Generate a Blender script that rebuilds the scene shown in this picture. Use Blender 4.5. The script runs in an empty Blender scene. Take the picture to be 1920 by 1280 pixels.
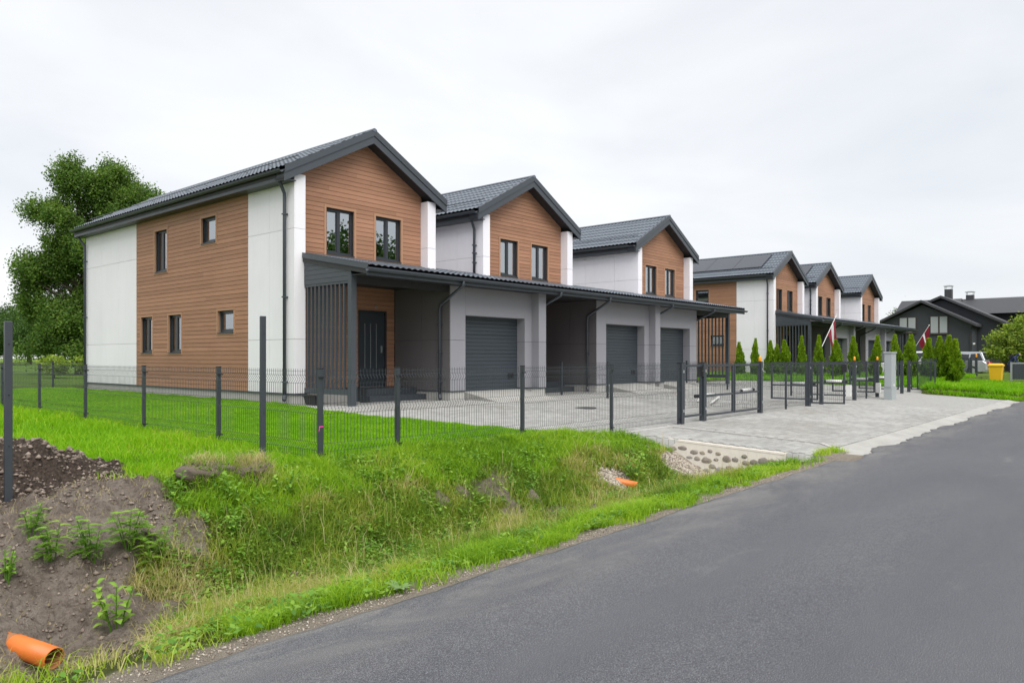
import bpy, math, random
import numpy as np
from mathutils import Vector
random.seed(7); RNG = np.random.default_rng(7)
S = bpy.context.scene; COL = S.collection
R = math.radians

# ------------------------------------------------------------------ camera
CZ = 1.42
cam_d = bpy.data.cameras.new('camera'); cam = bpy.data.objects.new('camera', cam_d); COL.objects.link(cam)
cam.location = (0, 0, CZ); cam.rotation_euler = (R(90), 0, R(40.748 - 90))
cam_d.sensor_width = 36; cam_d.lens = 1404.4 / 1920 * 36; cam_d.shift_y = 30 / 1920
cam_d.clip_start = .05; cam_d.clip_end = 3000; S.camera = cam

# ------------------------------------------------------------------ sky, sun, exposure
SUN_EL, SUN_AZ = R(59), R(246)          # direction towards the sun, measured from +X anticlockwise
W = bpy.data.worlds.new('World'); S.world = W; W.use_nodes = True
wt = W.node_tree; wt.nodes.clear()
def wn(t, **k):
    n = wt.nodes.new(t)
    for a, b in k.items(): setattr(n, a, b)
    return n
wo = wn('ShaderNodeOutputWorld'); bg = wn('ShaderNodeBackground'); bg.inputs['Strength'].default_value = .0695
sky = wn('ShaderNodeTexSky', sky_type='NISHITA', sun_disc=False)
sky.sun_elevation = SUN_EL; sky.sun_rotation = R(90) - SUN_AZ
tc = wn('ShaderNodeTexCoord'); mp = wn('ShaderNodeMapping'); mp.inputs['Scale'].default_value = (1, 1, 2.6)
mp.inputs['Location'].default_value = (.35, .6, .2)
n1 = wn('ShaderNodeTexNoise'); n1.inputs['Scale'].default_value = 1.9; n1.inputs['Detail'].default_value = 6; n1.inputs['Roughness'].default_value = .5
n1.inputs['Distortion'].default_value = .35
cr = wn('ShaderNodeValToRGB')
cr.color_ramp.elements[0].position = .34; cr.color_ramp.elements[0].color = (4.55, 4.72, 4.98, 1)
cr.color_ramp.elements[1].position = .62; cr.color_ramp.elements[1].color = (5.66, 5.70, 5.78, 1)
mx = wn('ShaderNodeMix', data_type='RGBA'); mx.inputs[0].default_value = .93
for a, b in ((tc.outputs['Generated'], mp.inputs['Vector']), (mp.outputs[0], n1.inputs['Vector']), (n1.outputs['Fac'], cr.inputs['Fac']),
             (sky.outputs[0], mx.inputs[6]), (cr.outputs[0], mx.inputs[7]), (mx.outputs[2], bg.inputs['Color']), (bg.outputs[0], wo.inputs['Surface'])):
    wt.links.new(a, b)
sun_d = bpy.data.lights.new('sun', 'SUN'); sun_d.energy = 1.5; sun_d.angle = R(60); sun_d.color = (1, .97, .92)
sun = bpy.data.objects.new('sun', sun_d); COL.objects.link(sun)
sd = Vector((math.cos(SUN_EL) * math.cos(SUN_AZ), math.cos(SUN_EL) * math.sin(SUN_AZ), math.sin(SUN_EL)))
sun.rotation_euler = sd.to_track_quat('Z', 'Y').to_euler(); sun.location = (-10, -10, 20)
S.view_settings.view_transform = 'Standard'; S.view_settings.look = 'None'
S.view_settings.exposure = 1.40; S.view_settings.gamma = 1
S.render.engine = 'CYCLES'; S.cycles.max_bounces = 8; S.cycles.diffuse_bounces = 3; S.cycles.transparent_max_bounces = 24

# ------------------------------------------------------------------ helpers
def tag(o, label=None, cat=None, group=None, kind=None):
    if label: o['label'] = label
    if cat: o['category'] = cat
    if group: o['group'] = group
    if kind: o['kind'] = kind
    return o
def empty(name, loc, label=None, cat=None, group=None):
    o = bpy.data.objects.new(name, None); COL.objects.link(o); o.location = loc; o.empty_display_size = .2
    return tag(o, label, cat, group)
def wloc(p):
    v = Vector((0, 0, 0))
    while p is not None: v = v + p.location; p = p.parent
    return v
IDT = lambda x, y, z: (x, y, z)
class MB:
    def __init__(s, tr=IDT, flip=False): s.v = []; s.f = []; s.tr = tr; s.flip = flip
    def add(s, vs, fs):
        n = len(s.v); s.v += [s.tr(*p) for p in vs]
        s.f += [tuple(n + i for i in (f[::-1] if s.flip else f)) for f in fs]; return s
    def box(s, x0, x1, y0, y1, z0, z1):
        return s.add([(x0,y0,z0),(x1,y0,z0),(x1,y1,z0),(x0,y1,z0),(x0,y0,z1),(x1,y0,z1),(x1,y1,z1),(x0,y1,z1)],
                     [(0,3,2,1),(4,5,6,7),(0,1,5,4),(1,2,6,5),(2,3,7,6),(3,0,4,7)])
    def prismY(s, pts, y0, y1):   # pts (x,z) anticlockwise seen from -Y
        n = len(pts); v = [(x,y0,z) for x,z in pts] + [(x,y1,z) for x,z in pts]
        return s.add(v, [tuple(range(n)), tuple(range(2*n-1, n-1, -1))] + [(i, i+n, (i+1)%n+n, (i+1)%n) for i in range(n)])
    def prismX(s, pts, x0, x1):   # pts (y,z) anticlockwise seen from +X
        n = len(pts); v = [(x1,y,z) for y,z in pts] + [(x0,y,z) for y,z in pts]
        return s.add(v, [tuple(range(n)), tuple(range(2*n-1, n-1, -1))] + [(i, i+n, (i+1)%n+n, (i+1)%n) for i in range(n)])
    def prismZ(s, pts, z0, z1):
        n = len(pts); v = [(x,y,z1) for x,y in pts] + [(x,y,z0) for x,y in pts]
        return s.add(v, [tuple(range(n)), tuple(range(2*n-1, n-1, -1))] + [(i, i+n, (i+1)%n+n, (i+1)%n) for i in range(n)])
    def tube(s, pts, r, n=8, caps=True):
        pts = [Vector(p) for p in pts]; k = len(pts)
        rs = r if isinstance(r, (list, tuple)) else [r] * k
        vs = []; up = None
        for i, p in enumerate(pts):
            d = (pts[min(i+1,k-1)] - pts[max(i-1,0)]).normalized()
            if up is None:
                up = Vector((0,0,1)) if abs(d.z) < .9 else Vector((1,0,0))
            a = d.cross(up).normalized(); b = a.cross(d).normalized(); up = b
            for j in range(n):
                t = 2*math.pi*(j+.5)/n; q = p + (a*math.cos(t) + b*math.sin(t)) * rs[i]; vs.append(tuple(q))
        fs = [(i*n+j, i*n+(j+1)%n, (i+1)*n+(j+1)%n, (i+1)*n+j) for i in range(k-1) for j in range(n)]
        if caps: fs += [tuple(range(n-1,-1,-1)), tuple((k-1)*n+j for j in range(n))]
        return s.add(vs, fs)
    def lathe(s, c, prof, n=16):  # prof (r,z), about +Z at c
        vs = [(c[0]+r*math.cos(2*math.pi*j/n), c[1]+r*math.sin(2*math.pi*j/n), c[2]+z) for r,z in prof for j in range(n)]
        k = len(prof)
        return s.add(vs, [(i*n+j, i*n+(j+1)%n, (i+1)*n+(j+1)%n, (i+1)*n+j) for i in range(k-1) for j in range(n)] + [tuple(range(n-1,-1,-1)), tuple((k-1)*n+j for j in range(n))])
    def build(s, name, mat, parent=None, smooth=False, bevel=0):
        me = bpy.data.meshes.new(name); o = wloc(parent)
        me.from_pydata([(a-o.x, b-o.y, c-o.z) for a,b,c in s.v], [], s.f); me.update()
        if smooth:
            me.polygons.foreach_set('use_smooth', [True]*len(me.polygons))
        me.materials.append(mat)
        ob = bpy.data.objects.new(name, me); COL.objects.link(ob); ob.parent = parent
        if bevel:
            m = ob.modifiers.new('bevel', 'BEVEL'); m.width = bevel; m.segments = 2; m.limit_method = 'ANGLE'
        return ob
def origin(o):   # put a parentless mesh's origin at its base centre
    me = o.data; n = len(me.vertices); a = np.empty(n*3); me.vertices.foreach_get('co', a); a = a.reshape(-1,3)
    c = np.array([(a[:,0].min()+a[:,0].max())/2, (a[:,1].min()+a[:,1].max())/2, a[:,2].min()])
    a -= c; me.vertices.foreach_set('co', a.ravel()); me.update(); o.location = c; return o
KIDS = {}
def copy_tree(o, parent=None, skip=()):
    c = o.copy(); COL.objects.link(c); c.parent = parent
    for ch in [k for k in bpy.data.objects if k.parent == o]:
        if ch.name.split('.')[0] in skip: continue
        copy_tree(ch, c)
    return c

# ------------------------------------------------------------------ materials
MATS = {}
class NT:
    def __init__(s, name):
        s.m = bpy.data.materials.new(name); s.m.use_nodes = True; s.t = s.m.node_tree; s.b = s.t.nodes['Principled BSDF']; s.out = s.t.nodes['Material Output']
    def n(s, t, ins=None, **k):
        n = s.t.nodes.new(t)
        for a, b in k.items(): setattr(n, a, b)
        for a, b in (ins or {}).items():
            if hasattr(b, 'is_linked') or hasattr(b, 'links'): s.t.links.new(b, n.inputs[a])
            else: n.inputs[a].default_value = b
        return n
    def l(s, a, b): s.t.links.new(a, b)
    def noise(s, scale, detail=4, rough=.55, vec=None, dist=0):
        n = s.n('ShaderNodeTexNoise', {'Scale': scale, 'Detail': detail, 'Roughness': rough, 'Distortion': dist})
        if vec is not None: s.l(vec, n.inputs['Vector'])
        return n.outputs['Fac']
    def ramp(s, fac, stops):
        n = s.n('ShaderNodeValToRGB'); s.l(fac, n.inputs['Fac']); e = n.color_ramp.elements
        while len(e) > len(stops): e.remove(e[-1])
        while len(e) < len(stops): e.new(1)
        for el, (p, c) in zip(e, stops): el.position = p; el.color = (c, c, c, 1) if isinstance(c, (int, float)) else (*c[:3], 1)
        return n.outputs['Color']
    def mix(s, fac, a, b, mode='MIX'):
        n = s.n('ShaderNodeMix', data_type='RGBA', blend_type=mode)
        for i, v in ((0, fac), (6, a), (7, b)):
            if hasattr(v, 'is_linked'): s.l(v, n.inputs[i])
            else: n.inputs[i].default_value = v if i == 0 else (*v[:3], 1)
        return n.outputs[2]
    def math(s, op, a, b=0.0):
        n = s.n('ShaderNodeMath', operation=op)
        for i, v in ((0, a), (1, b)):
            if hasattr(v, 'is_linked'): s.l(v, n.inputs[i])
            else: n.inputs[i].default_value = v
        return n.outputs[0]
    def bump(s, h, strength=.3, dist=.01):
        n = s.n('ShaderNodeBump', {'Strength': strength, 'Distance': dist}); s.l(h, n.inputs['Height']); s.l(n.outputs[0], s.b.inputs['Normal'])
    def obj(s): return s.n('ShaderNodeTexCoord').outputs['Object']
    def pos(s): return s.n('ShaderNodeNewGeometry').outputs['Position']
    def set(s, **k):
        for a, b in k.items():
            a = a.replace('_', ' ').title().replace('Ior', 'IOR') if a != 'ior' else 'IOR'
            i = s.b.inputs[a]
            if hasattr(b, 'is_linked'): s.l(b, i)
            else: i.default_value = (*b[:3], 1) if isinstance(b, tuple) else b
        return s
def painted(name, col, rough=.45, var=.12, scale=3, metallic=0, bump=0, randvar=0):
    """plain painted or coated surface with faint weathering"""
    if name in MATS: return MATS[name]
    t = NT(name); f = t.noise(scale, 6, .6, t.obj())
    c = t.mix(f, tuple(x*(1-var) for x in col), tuple(min(1, x*(1+var)) for x in col))
    if randvar:
        oi = t.n('ShaderNodeObjectInfo').outputs['Random']
        c = t.mix(1, c, t.ramp(oi, [(0, 1-randvar), (1, 1+randvar)]), 'MULTIPLY')
    t.set(base_color=c, roughness=t.math('ADD', rough-.08, t.math('MULTIPLY', f, .16)), metallic=metallic)
    if bump: t.bump(t.noise(scale*40, 3, .6, t.obj()), bump, .004)
    MATS[name] = t.m; return t.m

M = {}
M['white_panel'] = painted('white_panel', (.87, .87, .90), .6, .03, 1.4, bump=.06, randvar=.012)
t = NT('white_panel_weathered'); p = t.pos(); sx = t.n('ShaderNodeSeparateXYZ'); t.l(p, sx.inputs[0]); vv = t.n('ShaderNodeMapping', {'Scale': (5, 5, .5)}); t.l(p, vv.inputs['Vector'])
st_ = t.noise(2.2, 6, .7, vv.outputs[0]); cl_ = t.noise(.7, 4, .6, p); oi = t.n('ShaderNodeObjectInfo').outputs['Random']
c = t.mix(t.ramp(cl_, [(.3, 0), (.7, 1)]), (.835, .82, .865), (.885, .868, .91)); c = t.mix(1, c, t.ramp(oi, [(0, .975), (1, 1.0)]), 'MULTIPLY')
c = t.mix(t.math('MULTIPLY', t.ramp(st_, [(.45, 0), (.75, 1)]), .10), c, (.55, .53, .49))
c = t.mix(t.math('MULTIPLY', t.ramp(sx.outputs['Z'], [(.5, .5), (.95, 0)]), t.ramp(st_, [(.35, 0), (.7, 1)])), c, (.50, .47, .42))
t.set(base_color=c, roughness=.6); t.bump(t.noise(60, 3, .6, p), .06, .004); M['white_panel'] = t.m
M['anthracite'] = painted('anthracite', (.040, .048, .058), .38, .12, 4)
M['dark_trim'] = painted('dark_trim', (.052, .062, .075), .42, .1, 3, randvar=.06)
M['window_frame'] = painted('window_frame_coat', (.030, .036, .044), .35, .1, 5)
M['soffit'] = painted('soffit_board', (.03, .031, .034), .6, .1, 4)
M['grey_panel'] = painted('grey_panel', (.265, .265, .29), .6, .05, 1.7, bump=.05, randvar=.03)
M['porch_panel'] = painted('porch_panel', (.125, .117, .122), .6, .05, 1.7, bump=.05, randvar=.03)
M['joint'] = painted('joint_backing', (.035, .036, .04), .8, .1, 4)
M['core'] = painted('wall_core', (.12, .12, .12), .8, .1, 4)
M['concrete'] = painted('plinth_concrete', (.42, .41, .39), .85, .16, 5, bump=.25)
M['kerb'] = painted('kerb_concrete', (.40, .39, .37), .85, .14, 7, bump=.3, randvar=.05)
M['black_plastic'] = painted('black_plastic', (.014, .014, .016), .45, .1, 5)
M['white_plastic'] = painted('white_plastic', (.72, .72, .70), .4, .04, 5)
M['amber'] = painted('amber_lens', (.75, .30, .015), .25, .05, 5)
M['galv'] = painted('galvanised', (.45, .47, .48), .38, .15, 14, metallic=.6)
M['cabinet_grey'] = painted('cabinet_grey', (.36, .39, .40), .5, .05, 2.5)
M['orange_pipe'] = painted('orange_pipe', (.62, .16, .025), .4, .12, 8)
M['pipe_inner'] = painted('pipe_inner', (.33, .13, .05), .6, .12, 8)
M['yellow_bin'] = painted('yellow_bin', (.80, .48, .02), .4, .05, 3)
M['green_bin'] = painted('green_bin', (.012, .085, .055), .45, .08, 3)
M['rubber'] = painted('rubber', (.015, .015, .015), .8, .1, 9)
M['dark_house'] = painted('dark_render', (.042, .046, .055), .75, .08, 2, bump=.1)
M['brown_trim'] = painted('brown_trim', (.06, .045, .042), .6, .1, 4)
M['dark_tile'] = painted('dark_roof', (.045, .046, .052), .6, .15, 6, bump=.3)
M['silver_paint'] = painted('silver_paint', (.42, .44, .46), .25, .03, 2, metallic=.5)
M['white_paint'] = painted('white_paint', (.78, .79, .80), .25, .02, 2)
M['car_glass'] = painted('car_glass', (.02, .024, .028), .05, .02, 2)
M['red_lens'] = painted('red_lens', (.5, .01, .02), .2, .02, 2)
M['clear_lens'] = painted('clear_lens', (.7, .7, .72), .15, .02, 2)
M['curtain'] = painted('curtain', (.62, .63, .62), .9, .05, 6)
M['blind'] = painted('window_blind', (.36, .38, .40), .5, .06, 3)
M['interior'] = painted('interior', (.05, .05, .05), .9, .1, 3)
M['navy_cloth'] = painted('navy_cloth', (.02, .03, .09), .85, .15, 9)
M['skin'] = painted('skin', (.45, .26, .19), .6, .05, 9)
M['pink_tape'] = painted('pink_tape', (.75, .05, .35), .6, .05, 9)
M['manhole'] = painted('cast_iron', (.05, .05, .052), .6, .2, 20)

t = NT('cladding_brown'); v = t.n('ShaderNodeMapping', {'Scale': (1.6, 1.6, 46)}); t.l(t.pos(), v.inputs['Vector'])
g = t.noise(1.7, 7, .62, v.outputs[0], .4); big = t.noise(1.1, 3, .5, t.pos())
c = t.mix(t.ramp(g, [(.3, 0), (.72, 1)]), (.31, .152, .087), (.415, .216, .129))
c = t.mix(t.ramp(big, [(.35, .0), (.7, .35)]), c, (.43, .23, .142))
oi = t.n('ShaderNodeObjectInfo').outputs['Random']
c = t.mix(1, c, t.ramp(oi, [(0, (.87, .86, .85)), (.5, (1, 1, 1)), (1, (1.11, 1.12, 1.13))]), 'MULTIPLY')
kn = t.n('ShaderNodeTexVoronoi', {'Scale': 2.3}); v2 = t.n('ShaderNodeMapping', {'Scale': (1, 1, 2.2)}); t.l(t.pos(), v2.inputs['Vector']); t.l(v2.outputs[0], kn.inputs['Vector'])
c = t.mix(t.ramp(kn.outputs['Distance'], [(.018, .6), (.05, 0)]), c, (.14, .06, .03))
t.set(base_color=c, roughness=.62); t.bump(g, .35, .003); M['cladding'] = t.m
M['cladding_trim'] = painted('cladding_trim', (.40, .22, .13), .6, .08, 6)

def glass_mat(name, tint):
    t = NT(name); t.t.nodes.remove(t.b)
    tr = t.n('ShaderNodeBsdfTransparent', {'Color': (*tint, 1)}); gl = t.n('ShaderNodeBsdfGlossy', {'Roughness': .012, 'Color': (.93, .97, 1, 1)})
    fr = t.n('ShaderNodeFresnel', {'IOR': 5.5}); nz = t.noise(.9, 2, .5, t.obj()); bp = t.n('ShaderNodeBump', {'Strength': .04, 'Distance': .02}); t.l(nz, bp.inputs['Height'])
    t.l(bp.outputs[0], gl.inputs['Normal'])
    m = t.n('ShaderNodeMixShader'); t.l(fr.outputs[0], m.inputs[0]); t.l(tr.outputs[0], m.inputs[1]); t.l(gl.outputs[0], m.inputs[2]); t.l(m.outputs[0], t.out.inputs['Surface'])
    return t.m
M['glass'] = glass_mat('window_glass', (.55, .62, .60))

t = NT('roof_metal'); f = t.noise(2.2, 5, .6, t.obj()); f2 = t.noise(30, 3, .6, t.obj())
t.set(base_color=t.mix(f, (.09, .108, .134), (.12, .142, .172)), roughness=t.math('ADD', .22, t.math('MULTIPLY', f2, .18)), metallic=.0)
t.b.inputs['Specular IOR Level'].default_value = .7; M['roof'] = t.m
t = NT('solar_glass'); f = t.noise(1.2, 3, .5, t.obj())
t.set(base_color=t.mix(f, (.018, .022, .03), (.026, .03, .042)), roughness=.2); t.b.inputs['IOR'].default_value = 1.8; M['solar'] = t.m
t = NT('garage_door'); f = t.noise(1.3, 4, .5, t.obj())
t.set(base_color=t.mix(f, (.036, .046, .056), (.046, .058, .070)), roughness=.4); M['garage_door'] = t.m

t = NT('asphalt'); p = t.pos()
fine = t.noise(165, 3, .8, p); mid = t.noise(9, 5, .65, p); v = t.n('ShaderNodeMapping', {'Scale': (.35, 1.0, 1)}); t.l(p, v.inputs['Vector'])
big = t.noise(.75, 5, .6, v.outputs[0], .6); vo = t.n('ShaderNodeTexVoronoi', {'Scale': 62}); t.l(p, vo.inputs['Vector'])
c = t.mix(t.ramp(big, [(.3, 0), (.72, 1)]), (.076, .079, .092), (.108, .111, .122))
c = t.mix(t.math('MULTIPLY', t.ramp(fine, [(.38, 1), (.53, 0)]), .8), c, (.022, .022, .026))
c = t.mix(t.math('MULTIPLY', t.ramp(fine, [(.53, 0), (.66, 1)]), .65), c, (.29, .295, .305))
c = t.mix(t.math('MULTIPLY', t.ramp(vo.outputs['Distance'], [(.1, .5), (.3, 0)]), t.ramp(mid, [(.4, 0), (.7, 1)])), c, (.30, .29, .275))
du = t.noise(1.7, 6, .7, v.outputs[0], .5)
c = t.mix(t.ramp(du, [(.63, 0), (.76, .2)]), c, (.30, .29, .27))
sx = t.n('ShaderNodeSeparateXYZ'); t.l(p, sx.inputs[0])
ed = t.math('MULTIPLY', t.ramp(t.math('DIVIDE', sx.outputs['Y'], 4.0), [(.72, 0), (.96, 1)]), t.ramp(t.noise(2.6, 6, .7, v.outputs[0], .8), [(.42, .03), (.68, .35)]))
c = t.mix(ed, c, (.36, .335, .29))
t.set(base_color=c, roughness=.85); t.b.inputs['Specular IOR Level'].default_value = .3
t.bump(t.math('ADD', fine, t.math('MULTIPLY', vo.outputs['Distance'], .4)), .45, .004); M['asphalt'] = t.m

t = NT('paver_concrete'); p = t.pos(); a = t.noise(60, 4, .7, p); b = t.noise(.8, 4, .6, p); oi = t.n('ShaderNodeAttribute', attribute_name='tint').outputs['Fac']
ob = t.n('ShaderNodeObjectInfo').outputs['Random']
c = t.mix(t.ramp(b, [(.3, 0), (.7, 1)]), (.27, .268, .255), (.36, .358, .345))
c = t.mix(1, c, t.ramp(t.math('FRACT', t.math('ADD', oi, ob)), [(0, .84), (.5, 1.0), (1, 1.12)]), 'MULTIPLY')
st2 = t.noise(.42, 6, .68, p, .5); c = t.mix(t.ramp(st2, [(.5, 0), (.68, .42)]), c, (.19, .17, .14))
c = t.mix(t.math('MULTIPLY', t.ramp(a, [(.38, 1), (.55, 0)]), .3), c, (.16, .155, .145))
t.set(base_color=c, roughness=.88); t.bump(a, .4, .003); M['paver'] = t.m
t = NT('joint_sand'); p = t.pos(); a = t.noise(45, 4, .7, p); b = t.noise(.8, 4, .6, p)
br = t.n('ShaderNodeTexBrick', {'Scale': 1.0, 'Mortar Size': .006, 'Brick Width': .2, 'Row Height': .1}); t.l(p, br.inputs['Vector'])
br.inputs['Color1'].default_value = (.305, .303, .29, 1); br.inputs['Color2'].default_value = (.355, .353, .338, 1); br.inputs['Mortar'].default_value = (.19, .186, .175, 1)
c = t.mix(t.ramp(b, [(.3, .2), (.7, 0)]), br.outputs['Color'], (.21, .205, .19))
c = t.mix(t.math('MULTIPLY', t.ramp(a, [(.38, 1), (.55, 0)]), .25), c, (.16, .155, .145))
t.set(base_color=c, roughness=.9); M['paving_base'] = t.m
t = NT('kerb_strip'); p = t.pos(); a = t.noise(50, 4, .7, p); b = t.noise(1.6, 5, .65, p)
c = t.mix(t.ramp(b, [(.3, 0), (.7, 1)]), (.30, .295, .275), (.41, .402, .38)); c = t.mix(t.math('MULTIPLY', t.ramp(a, [(.4, 1), (.55, 0)]), .35), c, (.2, .19, .17))
t.set(base_color=c, roughness=.9); t.bump(a, .4, .004); M['concrete_strip'] = t.m

# ground: soil / turf base / gravel shoulder, all by where those really lie
t = NT('ground_soil'); p = t.pos(); at = t.n('ShaderNodeAttribute', attribute_name='cover')
sep = t.n('ShaderNodeSeparateColor'); t.l(at.outputs['Color'], sep.inputs[0])
a = t.noise(28, 6, .7, p); b = t.noise(3.2, 6, .65, p); fi = t.noise(140, 3, .7, p)
soil = t.mix(t.ramp(b, [(.3, 0), (.7, 1)]), (.23, .185, .152), (.46, .39, .335))
soil = t.mix(t.ramp(a, [(.34, .5), (.5, 0)]), soil, (.10, .078, .062)); soil = t.mix(t.ramp(fi, [(.56, 0), (.68, .6)]), soil, (.40, .34, .285))
dark = t.mix(t.ramp(a, [(.35, 0), (.65, 1)]), (.05, .037, .03), (.17, .13, .105))
lum = t.noise(13, 5, .75, p, .6); soil = t.mix(t.ramp(lum, [(.36, .6), (.5, 0)]), soil, (.095, .072, .057)); soil = t.mix(t.ramp(lum, [(.6, 0), (.72, .5)]), soil, (.50, .43, .37))
soil = t.mix(sep.outputs['Blue'], soil, dark)
turf = t.mix(t.ramp(b, [(.3, 0), (.7, 1)]), (.07, .12, .016), (.15, .17, .045)); turf = t.mix(t.ramp(a, [(.4, .45), (.6, 0)]), turf, (.10, .085, .05))
grav = t.mix(t.ramp(fi, [(.36, 0), (.64, 1)]), (.30, .255, .205), (.52, .46, .385))
crop = t.mix(t.ramp(t.noise(.5, 5, .65, p), [(.3, 0), (.7, 1)]), (.085, .17, .02), (.16, .27, .035)); turf = t.mix(at.outputs['Alpha'], turf, crop)
c = t.mix(sep.outputs['Red'], soil, turf); c = t.mix(sep.outputs['Green'], c, grav)
t.set(base_color=c, roughness=.95); t.b.inputs['Specular IOR Level'].default_value = .15
t.bump(t.math('ADD', t.math('ADD', a, t.math('MULTIPLY', fi, .5)), b), 1.0, .09); M['ground'] = t.m

def leafy(name, stops, trans=.35, rough=.55):
    t = NT(name); t.t.nodes.remove(t.b)
    f = t.n('ShaderNodeAttribute', attribute_name='tint').outputs['Fac']; c = t.ramp(f, stops)
    d = t.n('ShaderNodeBsdfPrincipled', {'Roughness': rough}); t.l(c, d.inputs['Base Color']); d.inputs['Specular IOR Level'].default_value = .25
    tl = t.n('ShaderNodeBsdfTranslucent'); t.l(t.mix(1, c, (1.25, 1.3, .7), 'MULTIPLY'), tl.inputs['Color'])
    m = t.n('ShaderNodeMixShader', {0: trans}); t.l(d.outputs[0], m.inputs[1]); t.l(tl.outputs[0], m.inputs[2]); t.l(m.outputs[0], t.out.inputs['Surface'])
    return t.m
M['lawn'] = leafy('lawn_grass', [(0, (.11, .28, .008)), (.5, (.20, .44, .008)), (.88, (.31, .52, .016)), (1, (.46, .50, .07))], .45)
M['bank'] = leafy('bank_grass', [(0, (.11, .19, .02)), (.3, (.20, .31, .025)), (.55, (.31, .37, .045)), (.75, (.42, .38, .13)), (1, (.58, .49, .31))], .4)
M['verge'] = leafy('verge_grass', [(0, (.13, .26, .016)), (.5, (.27, .46, .022)), (.85, (.39, .52, .045)), (1, (.54, .50, .22))], .45)
M['weed'] = leafy('weed_leaf', [(0, (.07, .17, .025)), (.5, (.15, .31, .035)), (1, (.30, .45, .07))], .35)
M['rosette'] = leafy('rosette_leaf', [(0, (.13, .22, .09)), (.5, (.19, .30, .12)), (1, (.26, .38, .15))], .25)
M['birch_leaf'] = leafy('birch_leaf', [(0, (.04, .09, .018)), (.5, (.10, .185, .034)), (1, (.20, .30, .055))], .38)
M['dark_leaf'] = leafy('broad_leaf', [(0, (.02, .05, .012)), (.5, (.045, .10, .02)), (1, (.10, .18, .03))], .3)
M['pale_leaf'] = leafy('pale_leaf', [(0, (.09, .15, .02)), (.5, (.20, .29, .035)), (1, (.34, .42, .07))], .4)
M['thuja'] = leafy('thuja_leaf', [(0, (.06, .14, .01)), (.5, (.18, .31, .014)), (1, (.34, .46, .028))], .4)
t = NT('bark'); v = t.n('ShaderNodeMapping', {'Scale': (1, 1, .25)}); t.l(t.obj(), v.inputs['Vector']); f = t.noise(9, 6, .7, v.outputs[0])
t.set(base_color=t.ramp(f, [(.3, (.05, .04, .03)), (.7, (.19, .16, .13))]), roughness=.9); t.bump(f, .6, .02); M['bark'] = t.m
t = NT('fieldstone'); p = t.obj(); a = t.noise(12, 5, .65, p); ob = t.n('ShaderNodeObjectInfo').outputs['Random']
c = t.ramp(ob, [(0, (.26, .24, .225)), (.25, (.38, .30, .25)), (.5, (.33, .31, .29)), (.75, (.42, .35, .27)), (1, (.20, .195, .19))])
t.set(base_color=t.mix(t.ramp(a, [(.35, .5), (.65, 0)]), c, (.12, .11, .10)), roughness=.85); t.bump(a, .4, .01); M['stone'] = t.m
M['mortar'] = painted('mortar', (.56, .52, .46), .95, .15, 9, bump=.5)
t = NT('pebble'); oi = t.n('ShaderNodeAttribute', attribute_name='tint').outputs['Fac']
t.set(base_color=t.ramp(oi, [(0, (.13, .11, .09)), (.35, (.27, .225, .18)), (.7, (.36, .31, .255)), (1, (.48, .44, .39))]), roughness=.9); M['pebble'] = t.m
t = NT('flag_cloth'); u = t.n('ShaderNodeUVMap'); sp = t.n('ShaderNodeSeparateXYZ'); t.l(u.outputs[0], sp.inputs[0])
w = t.math('MULTIPLY', t.math('GREATER_THAN', sp.outputs['Y'], .4), t.math('LESS_THAN', sp.outputs['Y'], .6))
t.set(base_color=t.mix(w, (.20, .004, .02), (.66, .66, .68)), roughness=.8); M['flag'] = t.m

# ------------------------------------------------------------------ terrain
def sm(t): t = np.clip(t, 0, 1); return t*t*(3-2*t)
def vn(x, y, s, seed=0):
    x = np.asarray(x, float)*s; y = np.asarray(y, float)*s; xi = np.floor(x); yi = np.floor(y); fx = sm(x-xi); fy = sm(y-yi)
    def h(a, b):
        q = np.sin(a*127.1 + b*311.7 + seed*74.7)*43758.5453; return q - np.floor(q)
    return (h(xi,yi)*(1-fx)+h(xi+1,yi)*fx)*(1-fy) + (h(xi,yi+1)*(1-fx)+h(xi+1,yi+1)*fx)*fy
def fbm(x, y, s, seed=0, o=4):
    r = 0; a = .5
    for i in range(o): r = r + a*(vn(x, y, s*2**i, seed+i*13)-.5); a *= .5
    return r
DPY = [-400, 3.6, 3.95, 4.4, 5.0, 5.5, 5.95, 6.5, 7.0, 7.45]; DPZ = [-.26, -.26, -.205, -.27, -.47, -.60, -.57, -.28, -.02, .10]
def base_z(x, y):
    x = np.asarray(x, float); y = np.asarray(y, float)
    lawn = .12 + .09*sm((y-7.7)/3) + .06*sm((y-12)/4)
    drive = np.where(y > 7.7, .27*sm((y-7.7)/6.5), -.16 + .16*np.clip((y-4.0)/3.7, 0, 1))
    w = sm((x-9.2)/2.2)
    z = lawn*(1-w) + drive*w
    right = .16 + .24*sm((x-35.5)/3)
    wr = sm((x-33.2)/2.5)*sm((y-3.9)/2.5)
    return z*(1-wr) + np.maximum(z, right)*wr
def soil_mask(x, y):
    n = fbm(x, y, 1.3, 3)*1.6
    bank = sm((2.95 + .3*(y-6) + n*1.2 - x)/.4)*sm((y-4.55-n*.4)/.35)*sm((8.15-y+n*.3)/.3)
    e = ((x-1.2)/2.2)**2 + ((y-8.75)/1.1)**2
    mound = sm((1.25 - e + n*.5)/.35)
    patch = sm((vn(x, y, 1.55, 33)+.35*vn(x, y, 5, 34)-.98)/.1)*sm((y-4.9)/.3)*sm((7.0-y)/.3)*sm((9.5-x)/2)
    return np.clip(np.maximum(np.maximum(bank, mound), patch*.85), 0, 1), mound
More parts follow.
